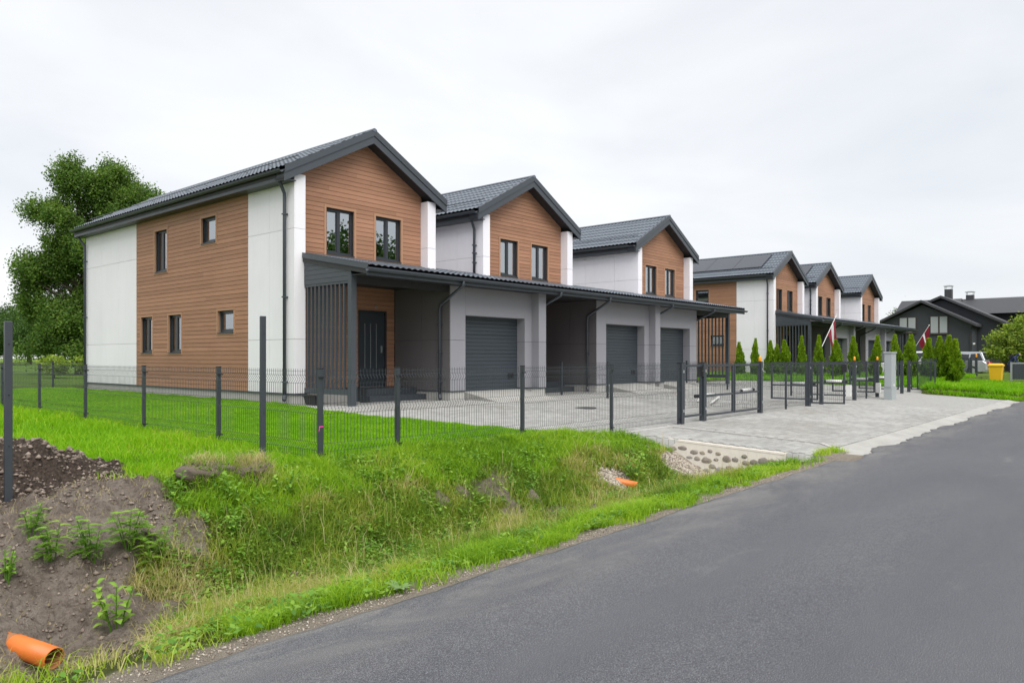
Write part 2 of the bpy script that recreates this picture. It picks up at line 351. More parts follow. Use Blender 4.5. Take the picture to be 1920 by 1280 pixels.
def zg(x, y):
    x = np.asarray(x, float); y = np.asarray(y, float)
    b = base_z(x, y)
    d = np.interp(y, DPY, DPZ)
    top = np.minimum(b, .13)
    d = np.where(y > 6.3, d + (top-.10)*sm((y-6.3)/1.1), d)
    inditch = (x < 12.25) & (y < 7.45)
    z = np.where(inditch, d, b)
    # far ditch beyond the driveway
    far = (x > 33.6) & (y < 7.2)
    z = np.where(far, np.where(y < 3.95, -.22, .02 + .16*sm((y-4)/2.2) - .16*sm((y-4)/1.5)*sm((x-41)/2)), z)
    z = np.where(y < 3.6, -.26, z)
    # lumps
    rough = np.where((y > 4.3) & (y < 8.2) & (x < 12), 1.0, 0.0)
    s, m = soil_mask(x, y)
    z = z + rough*sm((y-4.2)/.6)*(.10*fbm(x, y, 1.4, 5) + .05*fbm(x, y, 4.5, 9)) + s*(.22*fbm(x, y, 2.6, 21) + .09*fbm(x, y, 8, 25, 3) + .13*np.maximum(0, vn(x, y, 4.2, 26)-.55)*2 + .085*np.abs(vn(x, y, 9, 27)-.5)*2 + .065*fbm(x, y, 16, 29, 2))
    e = ((x-1.2)/2.2)**2 + ((y-8.85)/.95)**2
    z = z + .36*sm(1.15-e)*(1+.9*fbm(x, y, 2.2, 31))
    z = z - .22*sm(1.25-((x-1.78)/.42)**2-((y-5.15)/.55)**2)
    for cx, cy, r, h in ((3.75, 7.35, .32, .17), (4.25, 7.4, .3, .16), (3.1, 7.5, .28, .10), (3.0, 6.5, .35, .08), (2.2, 6.6, .5, .08)):
        z = z + h*sm(1.2-((x-cx)**2+(y-cy)**2)/r**2)*(1+1.2*fbm(x, y, 5, 41))
    return z
def z1(x, y): return float(zg(np.array([x]), np.array([y]))[0])
def axis(lo, hi, m_hi, *runs):
    a = [v for p, q, st in runs for v in np.arange(p, q-1e-6, st)]; a += list(np.arange(a[-1]+.2, m_hi, .33)); s = .1; x = a[0]
    l = []
    while x > lo: s *= 1.22; x -= s; l.append(x)
    s = .33; x = a[-1]; r = []
    while x < hi: s *= 1.22; x += s; r.append(x)
    return np.array(l[::-1] + a + r)
xs = axis(-700, 900, 52, (-.6, 4.4, .032), (4.4, 13.4, .07)); ys = axis(-400, 900, 36, (3.5, 9.8, .036))
GX, GY = np.meshgrid(xs, ys); GZ = zg(GX, GY)
def drive_left(y): return np.interp(y, [4, 6.4, 7.3, 7.8, 8.7, 9.4, 10.4, 11.7, 14.2, 16.4], [12.22, 12.22, 11.9, 11.4, 10.6, 10.2, 9.75, 9.6, 9.9, 10.2])
def drive_right(y): return np.interp(y, [3.9, 7.0, 7.7, 14, 16.4], [33.0, 33.4, 35.3, 36.2, 36.2])
def in_drive(x, y): return (y > 4.2) & (y < 16.4) & (x > drive_left(y)) & (x < drive_right(y))
GZ = np.where((GX > drive_left(GY)+.05) & (GX < drive_right(GY)-.05) & (GY > 4.15) & (GY < 16.3), GZ-.06, GZ)
ny, nx = GX.shape
GZ = np.where((GX > 12.9) & (GX < 33.2) & (GY > 3.4) & (GY <= 4.3), GZ-.08, GZ)
verts = np.stack([GX, GY, GZ], -1).reshape(-1, 3); idx = np.arange(nx*ny).reshape(ny, nx)
quads = np.stack([idx[:-1,:-1], idx[:-1,1:], idx[1:,1:], idx[1:,:-1]], -1).reshape(-1, 4)
def raw_mesh(name, verts, faces_k, mat, attrs=None, parent=None, smooth=False, loc=(0,0,0)):
    """faces_k: list of (n_faces,k) int arrays"""
    me = bpy.data.meshes.new(name); verts = np.asarray(verts, np.float32) - np.asarray(loc, np.float32)
    me.vertices.add(len(verts)); me.vertices.foreach_set('co', verts.ravel())
    li = np.concatenate([f.ravel() for f in faces_k]); tot = np.concatenate([np.full(len(f), f.shape[1]) for f in faces_k])
    me.loops.add(len(li)); me.loops.foreach_set('vertex_index', li.astype(np.int32))
    me.polygons.add(len(tot)); st = np.concatenate([[0], np.cumsum(tot)[:-1]])
    me.polygons.foreach_set('loop_start', st.astype(np.int32))
    if smooth: me.polygons.foreach_set('use_smooth', np.ones(len(tot), bool))
    me.update(calc_edges=True); me.validate()
    for k, (ty, dat) in (attrs or {}).items():
        a = me.attributes.new(k, ty, 'POINT'); a.data.foreach_set('color' if 'COLOR' in ty else 'value', np.asarray(dat, np.float32).ravel())
    me.materials.append(mat); o = bpy.data.objects.new(name, me); COL.objects.link(o); o.parent = parent
    if parent is None: o.location = loc
    return o
SM, MM = soil_mask(GX, GY)
grav = sm((4.22 + fbm(GX, GY, 2.1, 77)*.55 - GY)/.12)*(GX < 13)
hw = sm((1.15-((GX-11.85)/.75)**2-((GY-5.9)/.8)**2+fbm(GX, GY, 2, 78)*1.2)/.3); pg = sm((1.1-((GX-9.6)/.35)**2-((GY-6.15)/.28)**2)/.4)
grav = np.clip(np.maximum(np.maximum(grav, hw), pg), 0, 1)
cov = np.stack([1-SM, grav, np.clip(MM*1.2-.1, 0, 1), sm((GY-31)/4)*(GX < 40) + (GX > 36)*.6*(GY > 4)], -1).reshape(-1, 4)
tag(raw_mesh('ground', verts, [quads], M['ground'], {'cover': ('FLOAT_COLOR', cov)}, smooth=True), kind='structure')

# road with a worn, uneven edge
N = 900; rx = np.concatenate([np.linspace(-40, 40, N), np.linspace(40.5, 400, 200)]); n = len(rx)
e1 = 3.84 + fbm(rx, rx*0+.5, 1.1, 61)*.12 + fbm(rx, rx*0+.5, 5, 62)*.06 + np.where(rx < 2.3, -.12*sm((2.3-rx)/2), 0)
e1 = np.where((rx > 13.2) & (rx < 33), 3.80 + fbm(rx, rx*0, .9, 63)*.45 + fbm(rx, rx*0, 6, 64)*.22, e1)
crown = lambda y: -.18 - .018*((y-.2)/3.7)**2
cols = [np.full(n, -3.6), np.full(n, -1.2), np.full(n, 1.2), np.full(n, 3.2), e1-.05, e1, e1+.015]
V = []
for j, cy in enumerate(cols):
    z = crown(cy) if j < 5 else (crown(e1)-.006 if j == 5 else np.full(n, -.32))
    V.append(np.stack([rx, cy, z], -1))
V = np.stack(V, 1).reshape(-1, 3); k = len(cols); I = np.arange(n*k).reshape(n, k)
Q = np.stack([I[:-1,:-1], I[1:,:-1], I[1:,1:], I[:-1,1:]], -1).reshape(-1, 4)
tag(raw_mesh('road', V, [Q], M['asphalt']), kind='structure')

# concrete strip between asphalt and driveway
mb = MB(); pts = np.linspace(13.0, 33.1, 60)
for a, b in zip(pts[:-1], pts[1:]):
    mb.add([(a,3.5,-.235),(b,3.5,-.235),(b,3.98,-.192),(a,3.98,-.192),(b,4.2,-.148),(a,4.2,-.148)], [(0,1,2,3),(3,2,4,5)])
st = mb.build('kerb_strip', M['concrete_strip']); tag(st, kind='structure')

# driveway base sheet (joint sand, pattern far off) and the blocks on it
gx = np.linspace(9.5, 36.3, 110); gy = np.concatenate([np.linspace(4.2, 7.7, 24), np.linspace(7.9, 16.4, 40)])
X, Y = np.meshgrid(np.linspace(0, 1, 110), gy); L, Rr = drive_left(Y), drive_right(Y); X = L + (Rr-L)*X
def zdrive(x, y): return base_z(x, y)
V = np.stack([X, Y, zdrive(X, Y)-.012], -1).reshape(-1, 3); I = np.arange(X.size).reshape(X.shape)
Q = np.stack([I[:-1,:-1], I[:-1,1:], I[1:,1:], I[1:,:-1]], -1).reshape(-1, 4)
edge = np.concatenate([I[0,::-1], I[1:,0]]); B = len(V); V = np.concatenate([V, V[edge] - np.array([0, 0, .3])])
Q = np.concatenate([Q, np.stack([edge[:-1], edge[1:], B+np.arange(1, len(edge)), B+np.arange(0, len(edge)-1)], -1)])
drive = tag(raw_mesh('driveway', V, [Q], M['paving_base']), kind='structure')
PL, PW, J = .2, .1, .006
pc = []
for r in range(int((15.2-4.25)/PW)):
    y = 4.25 + r*PW + PW/2; x0 = 9.4 + (r % 2)*PL/2
    for k in range(int((25.5-9.4)/PL)): pc.append((x0 + k*PL, y))
pc = np.array(pc); ok = in_drive(pc[:,0]-.1, pc[:,1]) & in_drive(pc[:,0]+.1, pc[:,1]) & ~((pc[:,1] > 14.2) & (pc[:,0] > 13.9)) & ~((pc[:,1] > 12.7) & (pc[:,0] > 14.5))
ke = np.interp(pc[:,1], [4.2, 4.6, 7.63, 7.7], [13.55, 13.88, 13.83, 13.83]); ok &= ~((abs(pc[:,0]-ke) < .16) & (pc[:,1] < 7.72))
pc = pc[ok]; dist = np.hypot(pc[:,0], pc[:,1]); order = np.argsort(np.where(pc[:,1] < 7.6, dist, dist+100)); pc = pc[order]
T = np.array([(sx*(PL/2-J/2-b), sy*(PW/2-J/2-b), z) for b, z in ((0, -.012), (0, .0), (.006, .006)) for sx, sy in ((-1,-1),(1,-1),(1,1),(-1,1))])
TF = np.array([(0,1,5,4),(1,2,6,5),(2,3,7,6),(3,0,4,7),(4,5,9,8),(5,6,10,9),(6,7,11,10),(7,4,8,11),(8,9,10,11)])
pm = bpy.data.meshes.new('paver'); pm.from_pydata([tuple(a) for a in T], [], [tuple(int(i) for i in f) for f in TF]); pm.materials.append(M['paver'])
near = 290
for i, (x, y) in enumerate(pc[:near]):
    o = bpy.data.objects.new('paver', pm); COL.objects.link(o); o.parent = drive
    zz = float(zdrive(x, y)); o.location = (x, y, zz + random.uniform(-.0015, .0025)); o.rotation_euler = (.0432, 0, random.uniform(-.012, .012))
P = pc[near:]; n = len(P); rz = RNG.uniform(-.012, .012, n); cz, sz = np.cos(rz)[:,None], np.sin(rz)[:,None]
VX = P[:,0:1] + T[None,:,0]*cz - T[None,:,1]*sz; VY = P[:,1:2] + T[None,:,0]*sz + T[None,:,1]*cz
VZ = zdrive(VX, VY) + T[None,:,2] + RNG.uniform(-.0015, .0025, n)[:,None]
F = (TF[None] + (np.arange(n)*12)[:,None,None]).reshape(-1, 4)
tag(raw_mesh('paving_blocks', np.stack([VX, VY, VZ], -1).reshape(-1, 3), [F], M['paver'], {'tint': ('FLOAT', np.repeat(RNG.uniform(0, 1, n), 12))}, parent=drive), kind='stuff')
# edging kerb stones of the driveway
def kerb_run(p, q, w=.085, parent=drive):
    p = Vector(p); q = Vector(q); L = (q-p).length; k = max(1, round(L/1.0)); d = (q-p)/L; nrm = Vector((-d.y, d.x, 0))
    for i in range(k):
        a = p + d*(L*i/k + .006); b = p + d*(L*(i+1)/k - .006); vs = []
        for c in (a, b):
            for s in (-1, 1):
                e = c + nrm*(s*w/2); zz = float(zdrive(e.x, e.y)); vs += [(e.x, e.y, zz+.02), (e.x, e.y, zz-.08)]
        MB().add(vs, [(0,4,6,2),(1,3,7,5),(0,1,5,4),(2,6,7,3),(0,2,3,1),(4,5,7,6)]).build('kerb_stone', M['kerb'], parent)
kerb_run((13.83, 7.66, 0), (13.88, 4.6, 0)); kerb_run((13.88, 4.6, 0), (13.40, 4.22, 0)); kerb_run((13.83, 7.58, 0), (11.4, 7.58, 0)); kerb_run((9.62, 11.7, 0), (9.9, 14.2, 0)); kerb_run((9.9, 14.2, 0), (10.1, 16.1, 0))
mb = MB(); mb.lathe((15.6, 11.0, float(zdrive(15.6, 11.0))+.006), [(.29, -.01), (.29, .010), (.24, .011)], 24); mb.build('manhole_cover', M['manhole'], drive)

# ------------------------------------------------------------------ townhouses
XL, XR, XC = 10.54, 15.34, 12.94
YP, YG, YB, YV = 16.2, 16.5, 29.55, 16.08
ZG, ZP = .27, .51
RT, SL = 7.54, .544                                  # ridge height, slope
def rz(x): return RT - SL*abs(x-XC)
def cells(lo, hi, cuts): 
    c = sorted({lo, hi, *[q for q in cuts if lo < q < hi]}); return list(zip(c[:-1], c[1:]))
def wall_grid(mb, axis, t0, t1, u0, u1, z0, z1_, holes):
    for a, b in cells(u0, u1, [h[0] for h in holes]+[h[1] for h in holes]):
        for c, d in cells(z0, z1_, [h[2] for h in holes]+[h[3] for h in holes]):
            if any(h[0] <= a+1e-6 and b <= h[1]+1e-6 and h[2] <= c+1e-6 and d <= h[3]+1e-6 for h in holes): continue
            if axis == 'x': mb.box(t0, t1, a, b, c, d)
            else: mb.box(a, b, t0, t1, c, d)
def spans(lo, hi, z0, z1_, holes):
    segs = [(lo, hi)]
    for a, b, c, d in holes:
        if c < z1_-.004 and d > z0+.004:
            segs = [q for s, e in segs for q in ((s, min(e, a)), (max(s, b), e)) if q[1]-q[0] > .02]
    return segs
def plank_wall(root, new, axis, face, u0, u1, z0, ztop, holes, mat, pitch=.1195, th=.03, clip=None, out=-1, name='plank'):
    z = z0
    while z < ztop-.01:
        h = min(pitch-.007, ztop-z)
        segs = []
        for a, b in spans(u0, u1, z, z+h, holes):
            if b-a > 2.6 and random.random() < .7:
                m_ = a + (b-a)*random.uniform(.2, .8); segs += [(a, m_-.0015), (m_+.0015, b)]
            else: segs.append((a, b))
        segs = [(a, b, z, z+h) for a, b in segs]
        for ha, hb_, hc, hd in holes:                    # slivers of board above and below an opening
            a, b = max(ha, u0), min(hb_, u1)
            if b-a > .05 and z+.004 < hd < z+h-.012: segs.append((a+.001, b-.001, hd+.001, z+h))
            if b-a > .05 and z+.012 < hc < z+h-.004: segs.append((a+.001, b-.001, z, hc-.001))
        for a, b, zb, zt in segs:
            mb = new()
            if clip:
                al, bl, au, bu = clip(zb, a, b) + clip(zt, a, b)
                if bl-al < .03: continue
                if bu-au < .02: au = bu = (au+bu)/2
            else: al, bl, au, bu = a, b, a, b
            f, k = face, face - out*th; ch = .006        # small chamfer at the lower edge
            prof = [(al, zb, k), (bl, zb, k), (bu, zt, k), (au, zt, k), (al, zb, f-out*ch), (bl, zb, f-out*ch), (bl, zb+ch, f), (al, zb+ch, f), (au, zt, f), (bu, zt, f)]
            vs = [((d, u, w) if axis == 'x' else (u, d, w)) for u, w, d in prof]
            fs = [(4,5,6,7),(7,6,9,8),(0,1,5,4),(8,9,2,3),(1,2,9,6,5),(0,4,7,8,3)]
            if axis == 'x': fs = [q[::-1] for q in fs]
            mb.add(vs, fs); mb.build(name, mat, root)
        z += pitch
def make_window(root, new, axis, face, u0, u1, z0, z1_, split, curtain, out=-1, trim=True):
    """opening in a wall; face = cladding surface, out = direction of outside along the axis"""
    def bx(mb, d0, d1, a, b, c, d):
        p, q = sorted((face - out*d0, face - out*d1))
        return mb.box(p, q, a, b, c, d) if axis == 'x' else mb.box(a, b, p, q, c, d)
    w = new(); fw = .062
    bx(w, .085, .155, u0, u0+fw, z0, z1_); bx(w, .085, .155, u1-fw, u1, z0, z1_); bx(w, .085, .155, u0+fw, u1-fw, z0, z0+fw+.02); bx(w, .085, .155, u0+fw, u1-fw, z1_-fw, z1_)
    lights = [(u0+fw, u1-fw)]
    if split:
        m = u0 + (u1-u0)*split; bx(w, .083, .157, m-.05, m+.05, z0+fw+.02, z1_-fw); lights = [(u0+fw, m-.05), (m+.05, u1-fw)]
    win = w.build('window', M['window_frame'], root)
    for i, (a, b) in enumerate(lights):
        s = new(); k = .03
        if i == 0 or not split:
            for q in ((a, a+k, z0+fw+.02, z1_-fw), (b-k, b, z0+fw+.02, z1_-fw), (a+k, b-k, z0+fw+.02, z0+fw+.05), (a+k, b-k, z1_-fw-k, z1_-fw)): bx(s, .098, .14, *q)
            s.build('sash', M['window_frame'], win)
        g = new(); bx(g, .112, .118, a+.004, b-.004, z0+fw+.022, z1_-fw-.002); g.build('pane', M['glass'], win)
    s = new(); bx(s, -.035, .09, u0+.002, u1-.002, z0-.012, z0+.012); s.build('sill', M['window_frame'], win)
    if trim:
        q = .065
        for n_, r in (('trim', (u0-q, u0, z0-.012, z1_+q)), ('trim', (u1, u1+q, z0-.012, z1_+q)), ('trim', (u0, u1, z1_, z1_+q)), ('trim', (u0-q, u1+q, z0-.012-q*.6, z0-.012))):
            s = new(); bx(s, -.014, .16 if r[2] >= z0-.02 else .03, *r); s.build(n_, M['cladding_trim'], win)
    if curtain:
        for a, b, dep in curtain:
            s = new(); n_ = 14; A = u0+(u1-u0)*a; B = u0+(u1-u0)*b; vs = []
            for i in range(n_+1):
                u = A + (B-A)*i/n_; d = face - out*(.30 + .035*math.sin(i*1.9))
                for zz in (z0-.1, z1_+.1): vs.append((d, u, zz) if axis == 'x' else (u, d, zz))
            s.add(vs, [(2*i, 2*i+2, 2*i+3, 2*i+1) for i in range(n_)]); s.build('curtain', M['curtain'], win)
    return win

def tile_sheet(new, e0, e1, r0, r1, zf, along, period=.185, step=.35, amp=.032):
    """stamped metal tile: e = coordinate down the slope (e0 ridge side to e1 eave side), r = along the ridge. zf(e) height"""
    nr = max(2, int(abs(r1-r0)/period*6)); L = abs(e1-e0); ns = max(1, round(L/step)); es = []
    for i in range(ns):
        for f, d in ((0.0, 0.0), (.5, .018), (.94, .038), (.999, .038)): es.append((e0 + (e1-e0)*(i+f)/ns, d))
    es.append((e1, 0.038))
    vs = []
    for e, d in es:
        for j in range(nr+1):
            r = r0 + (r1-r0)*j/nr; p = (r/period) % 1.0
            w = amp*(.5+.5*math.cos(2*math.pi*p))**.8
            z = zf(e) + w + d + .006
            vs.append((e, r, z) if along == 'y' else (r, e, z))
    k = nr+1; fs = []
    for i in range(len(es)-1):
        for j in range(nr): fs.append((i*k+j, (i+1)*k+j, (i+1)*k+j+1, i*k+j+1))
    return new().add(vs, fs)

def unit(tr, flip, loc, label, brown_side, screen, pier, group, dp_to_ground, shared):
    root = empty('townhouse', loc, label, 'house', group)
    new = lambda: MB(tr, flip)
    nb = lambda mb, *a, **k: mb.build(*a, **k)
    # ---- openings
    side = [(23.1,23.94,4.08,5.37),(20.09,20.93,4.68,5.42),(24.11,24.94,1.56,2.71),(22.16,23.0,1.56,2.71),(19.11,19.98,2.10,2.72)] if brown_side else []
    gw = [(11.69,12.59,4.14,5.36),(13.33,14.25,4.14,5.36)]; door = (12.79,13.66,.62,2.66)
    # ---- carcass
    mb = new(); wall_grid(mb, 'x', XL+.04, XL+.24, YP+.5, YB-.04, ZP, 5.97, side); wall_grid(mb, 'x', XR-.24, XR-.04, YP+.5, YB-.04, ZP, 5.97, [])
    wall_grid(mb, 'y', YG+.035, YG+.2, XL+.24, XR-.24, ZP, 5.75, gw+[door]); mb.box(XL+.24, XR-.24, YB-.24, YB-.04, ZP, 5.97)
    mb.prismY([(XL+.24, 5.75), (XR-.24, 5.75), (XR-.24, rz(XR-.24)-.24), (XC, RT-.24), (XL+.24, rz(XL+.24)-.24)], YG+.035, YG+.2)
    mb.prismY([(XL+.04, 5.97), (XR-.04, 5.97), (XC, RT-.2)], YB-.24, YB-.04)
    mb.box(XL+.04, XL+.30, YP+.04, YP+.5, ZP, 6.0); mb.box(XR-.30, XR-.04, YP+.04, YP+.5, ZP, 6.0)
    mb.build('wall', M['core'], root)
    mb = new(); mb.box(XL+.24, XR-.24, YG+.21, YB-.25, 3.2, 3.35); mb.box(XL+.24, XR-.24, YG+3.2, YG+3.3, ZP, 5.9); mb.build('floor', M['interior'], root)
    mb = new(); mb.box(XL+.015, XR-.015, YP+.02, YB-.01, -.1, ZP-.02); mb.build('plinth', M['concrete'], root)
    mb = new(); mb.box(XL-.02, XL+.05, YP-.02, YB+.01, ZP-.02, ZP+.012); mb.box(XL+.05, XL+.34, YP-.02, YP+.05, ZP-.02, ZP+.012); mb.build('drip_edge', M['dark_trim'], root)
    # ---- white panels
    JZ = [ZP+.014, 1.876, 4.63, 5.99]; g = .004
    def panel(x0, x1, y0, y1, z0, z1_): new().box(x0, x1, y0, y1, z0, z1_).build('panel', M['white_panel'], root)
    ycols = ([(YP, 17.33), (17.33, 18.37), (25.29, 26.7), (26.7, 28.1), (28.1, YB)] if brown_side else [(YP, 17.35), (17.35, 18.85), (18.85, 20.35), (20.35, 23.4), (23.4, 26.5), (26.5, YB)])
    for z0, z1_ in zip(JZ[:-1], JZ[1:]):
        for a, b in ycols: panel(XL, XL+.036, a+g*(a > YP), b-g*.5, z0+g, z1_-g)
        panel(XL+.0365, XL+.32, YP, YP+.036, z0+g, z1_-g)                       # front of near pilaster
        panel(XR-.32, XR-.0365, YP, YP+.036, z0+g, z1_-g)
        panel(XR-.32, XR-.284, YP+.0365, YG+.03, z0+g, z1_-g)                   # reveal of far pilaster
        panel(XL+.284, XL+.32, YP+.0365, YG+.03, z0+g, z1_-g)
        for a, b in ((YP, 17.35), (17.35, 18.85), (18.85, 20.35), (20.35, 23.4), (23.4, 26.5), (26.5, YB)): panel(XR-.036, XR, a+g, b-g, z0+g, z1_-g)
    new().box(XL+.037, XR-.037, YB-.036, YB, ZP, 5.99).build('panel', M['white_panel'], root)
    # ---- brown cladding
    if brown_side: plank_wall(root, new, 'x', XL-.002, 18.374, 25.286, ZP+.014, 5.98, [(a-.064, b+.064, c-.05, d+.064) for a, b, c, d in side], M['cladding'])
    def clip(z, a, b):
        w = (RT-.245-z)/SL; return (max(a, XC-w), min(b, XC+w)) if w > 0 else (XC, XC)
    z0 = 4.02
    plank_wall(root, new, 'y', YG, XL+.325, XR-.325, z0, RT-.25, [(a-.064, b+.064, c-.05, d+.064) for a, b, c, d in gw], M['cladding'], clip=clip)
    plank_wall(root, new, 'y', YG, XL+.325, 14.0, ZP+.1, 3.4, [(door[0]-.06, door[1]+.06, 0, door[3]+.06)], M['cladding'])
    # ---- windows
    cur = {0: [(0, .2, 0), (.86, 1, 0)], 1: [(0, .12, 0)]}
    for i, (a, b, c, d) in enumerate(gw): make_window(root, new, 'y', YG, a, b, c, d, .5, [(0.0, .16, 0), (.84, 1, 0)] if not shared else [(0, 1, 0)])
    for i, (a, b, c, d) in enumerate(side): make_window(root, new, 'x', XL, a, b, c, d, .56 if d-c > .9 else 0, [(.1, .5, 0)] if i in (0, 2) else [])
    # ---- front door
    d = new().box(door[0], door[1], YG+.06, YG+.11, door[2], door[3]).build('door', M['anthracite'], root)
    for k in range(3): new().box(door[0]+.2+.2*k, door[0]+.215+.2*k, YG+.05, YG+.06, door[2]+.5, door[3]-.3).build('door_strip', M['galv'], d)
    new().tube([(door[1]-.09, YG+.02, 1.62), (door[1]-.09, YG+.02, 1.72)], .012, 6).box(door[1]-.11, door[1]-.07, YG+.03, YG+.06, 1.55, 1.75).build('handle', M['galv'], d)
    mb = new()
    for r in ((door[0]-.055, door[0], .6, door[3]+.055), (door[1], door[1]+.055, .6, door[3]+.055), (door[0], door[1], door[3], door[3]+.055)): mb.box(r[0], r[1], YG-.012, YG+.12, r[2], r[3])
    mb.build('door_frame', M['window_frame'], d)
    new().tube([(13.3, YG-.005, 2.84), (13.27, YG-.10, 2.86), (13.22, YG-.16, 2.80)], [.012, .012, .03], 6).build('porch_lamp', M['galv'], root)
    # ---- main roof
    half = 2.73
    for s in (-1, 1):
        zf = lambda e: rz(e)
        e1 = XC + s*half
        tile_sheet(lambda: MB(tr, flip != (s > 0)), XC + s*.02, e1, YV+.03, YB+.28, zf, 'y').build('roof_sheet', M['roof'], root, smooth=False)
        mb = new(); pts = [(XC, RT-.02), (e1, rz(e1)-.02), (e1, rz(e1)-.2), (XC, RT-.2)]
        mb.prismY(pts if s < 0 else pts[::-1], YG-.0, YB+.24); mb.build('roof_deck', M['soffit'], root)
        e2 = XC + s*2.74                                                 # verge boards and soffit
        pts = [(XC, RT-.10), (e2, rz(e2)-.10), (e2, rz(e2)-.325), (XC, RT-.325)]
        mb = new(); mb.prismY(pts if s < 0 else pts[::-1], YV, YV+.04); mb.build('verge_board', M['dark_trim'], root)
        pts = [(XC, RT+.055), (e2, rz(e2)+.055), (e2, rz(e2)-.12), (XC, RT-.12)]
        mb = new(); mb.prismY(pts if s < 0 else pts[::-1], YV-.022, YV-.002)
        pts2 = [(XC, RT+.060), (e2, rz(e2)+.060), (e2, rz(e2)+.048), (XC, RT+.048)]
        mb.prismY(pts2 if s < 0 else pts2[::-1], YV-.022, YV+.11); mb.build('verge_flashing', M['dark_trim'], root)
        pts = [(XC, RT-.20), (e2, rz(e2)-.20), (e2, rz(e2)-.255), (XC, RT-.255)]
        mb = new(); mb.prismY(pts if s < 0 else pts[::-1], YV+.042, YG+.03); mb.build('verge_soffit', M['soffit'], root)
        # boxed eave, fascia, gutter
        xe = XC + s*2.72; xw = XL if s < 0 else XR; a, b = sorted((xe, xw - s*.002))
        mb = new(); mb.box(a, b, YV+.045, YB+.22, 5.77, 5.80); f0, f1 = sorted((xe, xe - s*.025)); mb.box(f0, f1, YV+.045, YB+.22, 5.802, 6.02); mb.build('eave_box', M['dark_trim'], root)
        cx = xe + s*.078; cz = 6.0; nn = 7; rr = .066
        prof = [(cx + rr*math.cos(math.pi+math.pi*i/nn), cz + rr*math.sin(math.pi+math.pi*i/nn)) for i in range(nn+1)]
        prof += [(cx + (rr-.008)*math.cos(2*math.pi-math.pi*i/nn), cz + (rr-.008)*math.sin(2*math.pi-math.pi*i/nn)) for i in range(nn+1)]
        mb = new(); y0, y1 = YV+.06, YB+.3; n_ = len(prof); vs = [(x, y, z) for y in (y0, y1) for x, z in prof]
        mb.add(vs, [(i, (i+1) % n_, (i+1) % n_+n_, i+n_) for i in range(n_)] + [tuple(range(n_-1, -1, -1)), tuple(range(n_, 2*n_))]); mb.tube([(cx-rr, y0, cz), (cx-rr, y1, cz)], .008, 5)
        mb.build('gutter', M['dark_trim'], root)
        xs_ = XC + s*2.2; zz = rz(xs_)
        mb = new(); mb.tube([(xs_, YV+.25, zz+.15), (xs_, YB+.2, zz+.15)], .014, 6)
        for k in range(12):
            yy = YV+.5+k*1.15; mb.tube([(xs_-s*.12, yy, rz(xs_-s*.12)+.04), (xs_, yy, zz+.15)], .008, 4)
        mb.build('snow_rail', M['dark_trim'], root)
    mb = new(); ns = 8; rr = .085
    prof = [(XC + rr*math.cos(math.pi*i/ns), RT+.01 + rr*.8*math.sin(math.pi*i/ns)) for i in range(ns+1)]
    mb.prismY(prof + [(XC, RT-.02)], YV-.03, YB+.29); mb.build('ridge_cap', M['roof'], root)
    def downpipe(pts, shoe, r=.042):
        mb = new(); mb.tube(pts, r, 10)
        if shoe: 
            x, y, z = pts[-1]; mb.tube([(x, y, z+.02), (x, y, z-.05), (x-.05, y-.07, z-.10)], r*1.12, 10)
        o = mb.build('downpipe', M['dark_trim'], root, smooth=True)
        for zz in (pts[-2][2]-.4, (pts[-2][2]+pts[-1][2])/2, pts[-1][2]+.35):
            x, y, _ = pts[-1]; new().box(x-.052, x+.075, y-.052, y+.052, zz-.015, zz+.015).build('pipe_clip', M['dark_trim'], o)
    zb = .46 if dp_to_ground else 4.1
    downpipe([(XL-.25, 16.50, 5.96), (XL-.25, 16.50, 5.84), (XL-.08, 16.52, 5.52), (XL-.075, 16.52, 5.4), (XL-.075, 16.52, zb)], dp_to_ground)
    if brown_side: downpipe([(XL-.25, 29.75, 5.96), (XL-.25, 29.7, 5.84), (XL-.08, 29.45, 5.45), (XL-.075, 29.45, 5.3), (XL-.075, 29.45, .46)], True)
    # ---- lean-to roof over porch and garage
    LX0, LX1 = (10.76, 17.62); ey, wy = 13.65, 16.46; lz = lambda y: 4.02 - .186*(wy-y)
    tile_sheet(lambda: MB(tr, not flip), wy, ey-.03, LX0+.03, LX1, lz, 'x').build('porch_roof_sheet', M['roof'], root)
    mb = new(); mb.prismX([(ey, lz(ey)-.02), (ey, lz(ey)-.16), (wy, lz(wy)-.16), (wy, lz(wy)-.02)][::-1], LX0+.02, LX1); mb.build('porch_roof_deck', M['soffit'], root)
    mb = new(); mb.box(LX0, LX1, wy-.02, YG-.004, 3.99, 4.11) if False else mb.prismX([(wy-.2, lz(wy-.2)+.055), (wy+.03, lz(wy)+.09), (wy+.03, lz(wy)+.015), (wy-.2, lz(wy-.2)+.02)][::-1], LX0, LX1); mb.build('wall_flashing', M['dark_trim'], root)
    new().box(LX0+.08, LX1-.002, ey+.005, YG-.04, 3.34, 3.365).build('porch_ceiling', M['soffit'], root)
    mb = new(); mb.box(LX0, LX1, ey-.03, ey-.005, lz(ey)-.20, lz(ey)-.01); mb.build('porch_fascia', M['dark_trim'], root)
    cy, cz, rr, nn = ey-.095, lz(ey)-.06, .062, 7
    prof = [(cy + rr*math.cos(math.pi+math.pi*i/nn), cz + rr*math.sin(math.pi+math.pi*i/nn)) for i in range(nn+1)] + [(cy + (rr-.008)*math.cos(2*math.pi-math.pi*i/nn), cz + (rr-.008)*math.sin(2*math.pi-math.pi*i/nn)) for i in range(nn+1)]
    mb = new(); n_ = len(prof); vs = [(x, y, z) for x in (LX0-.05, LX1) for y, z in prof]
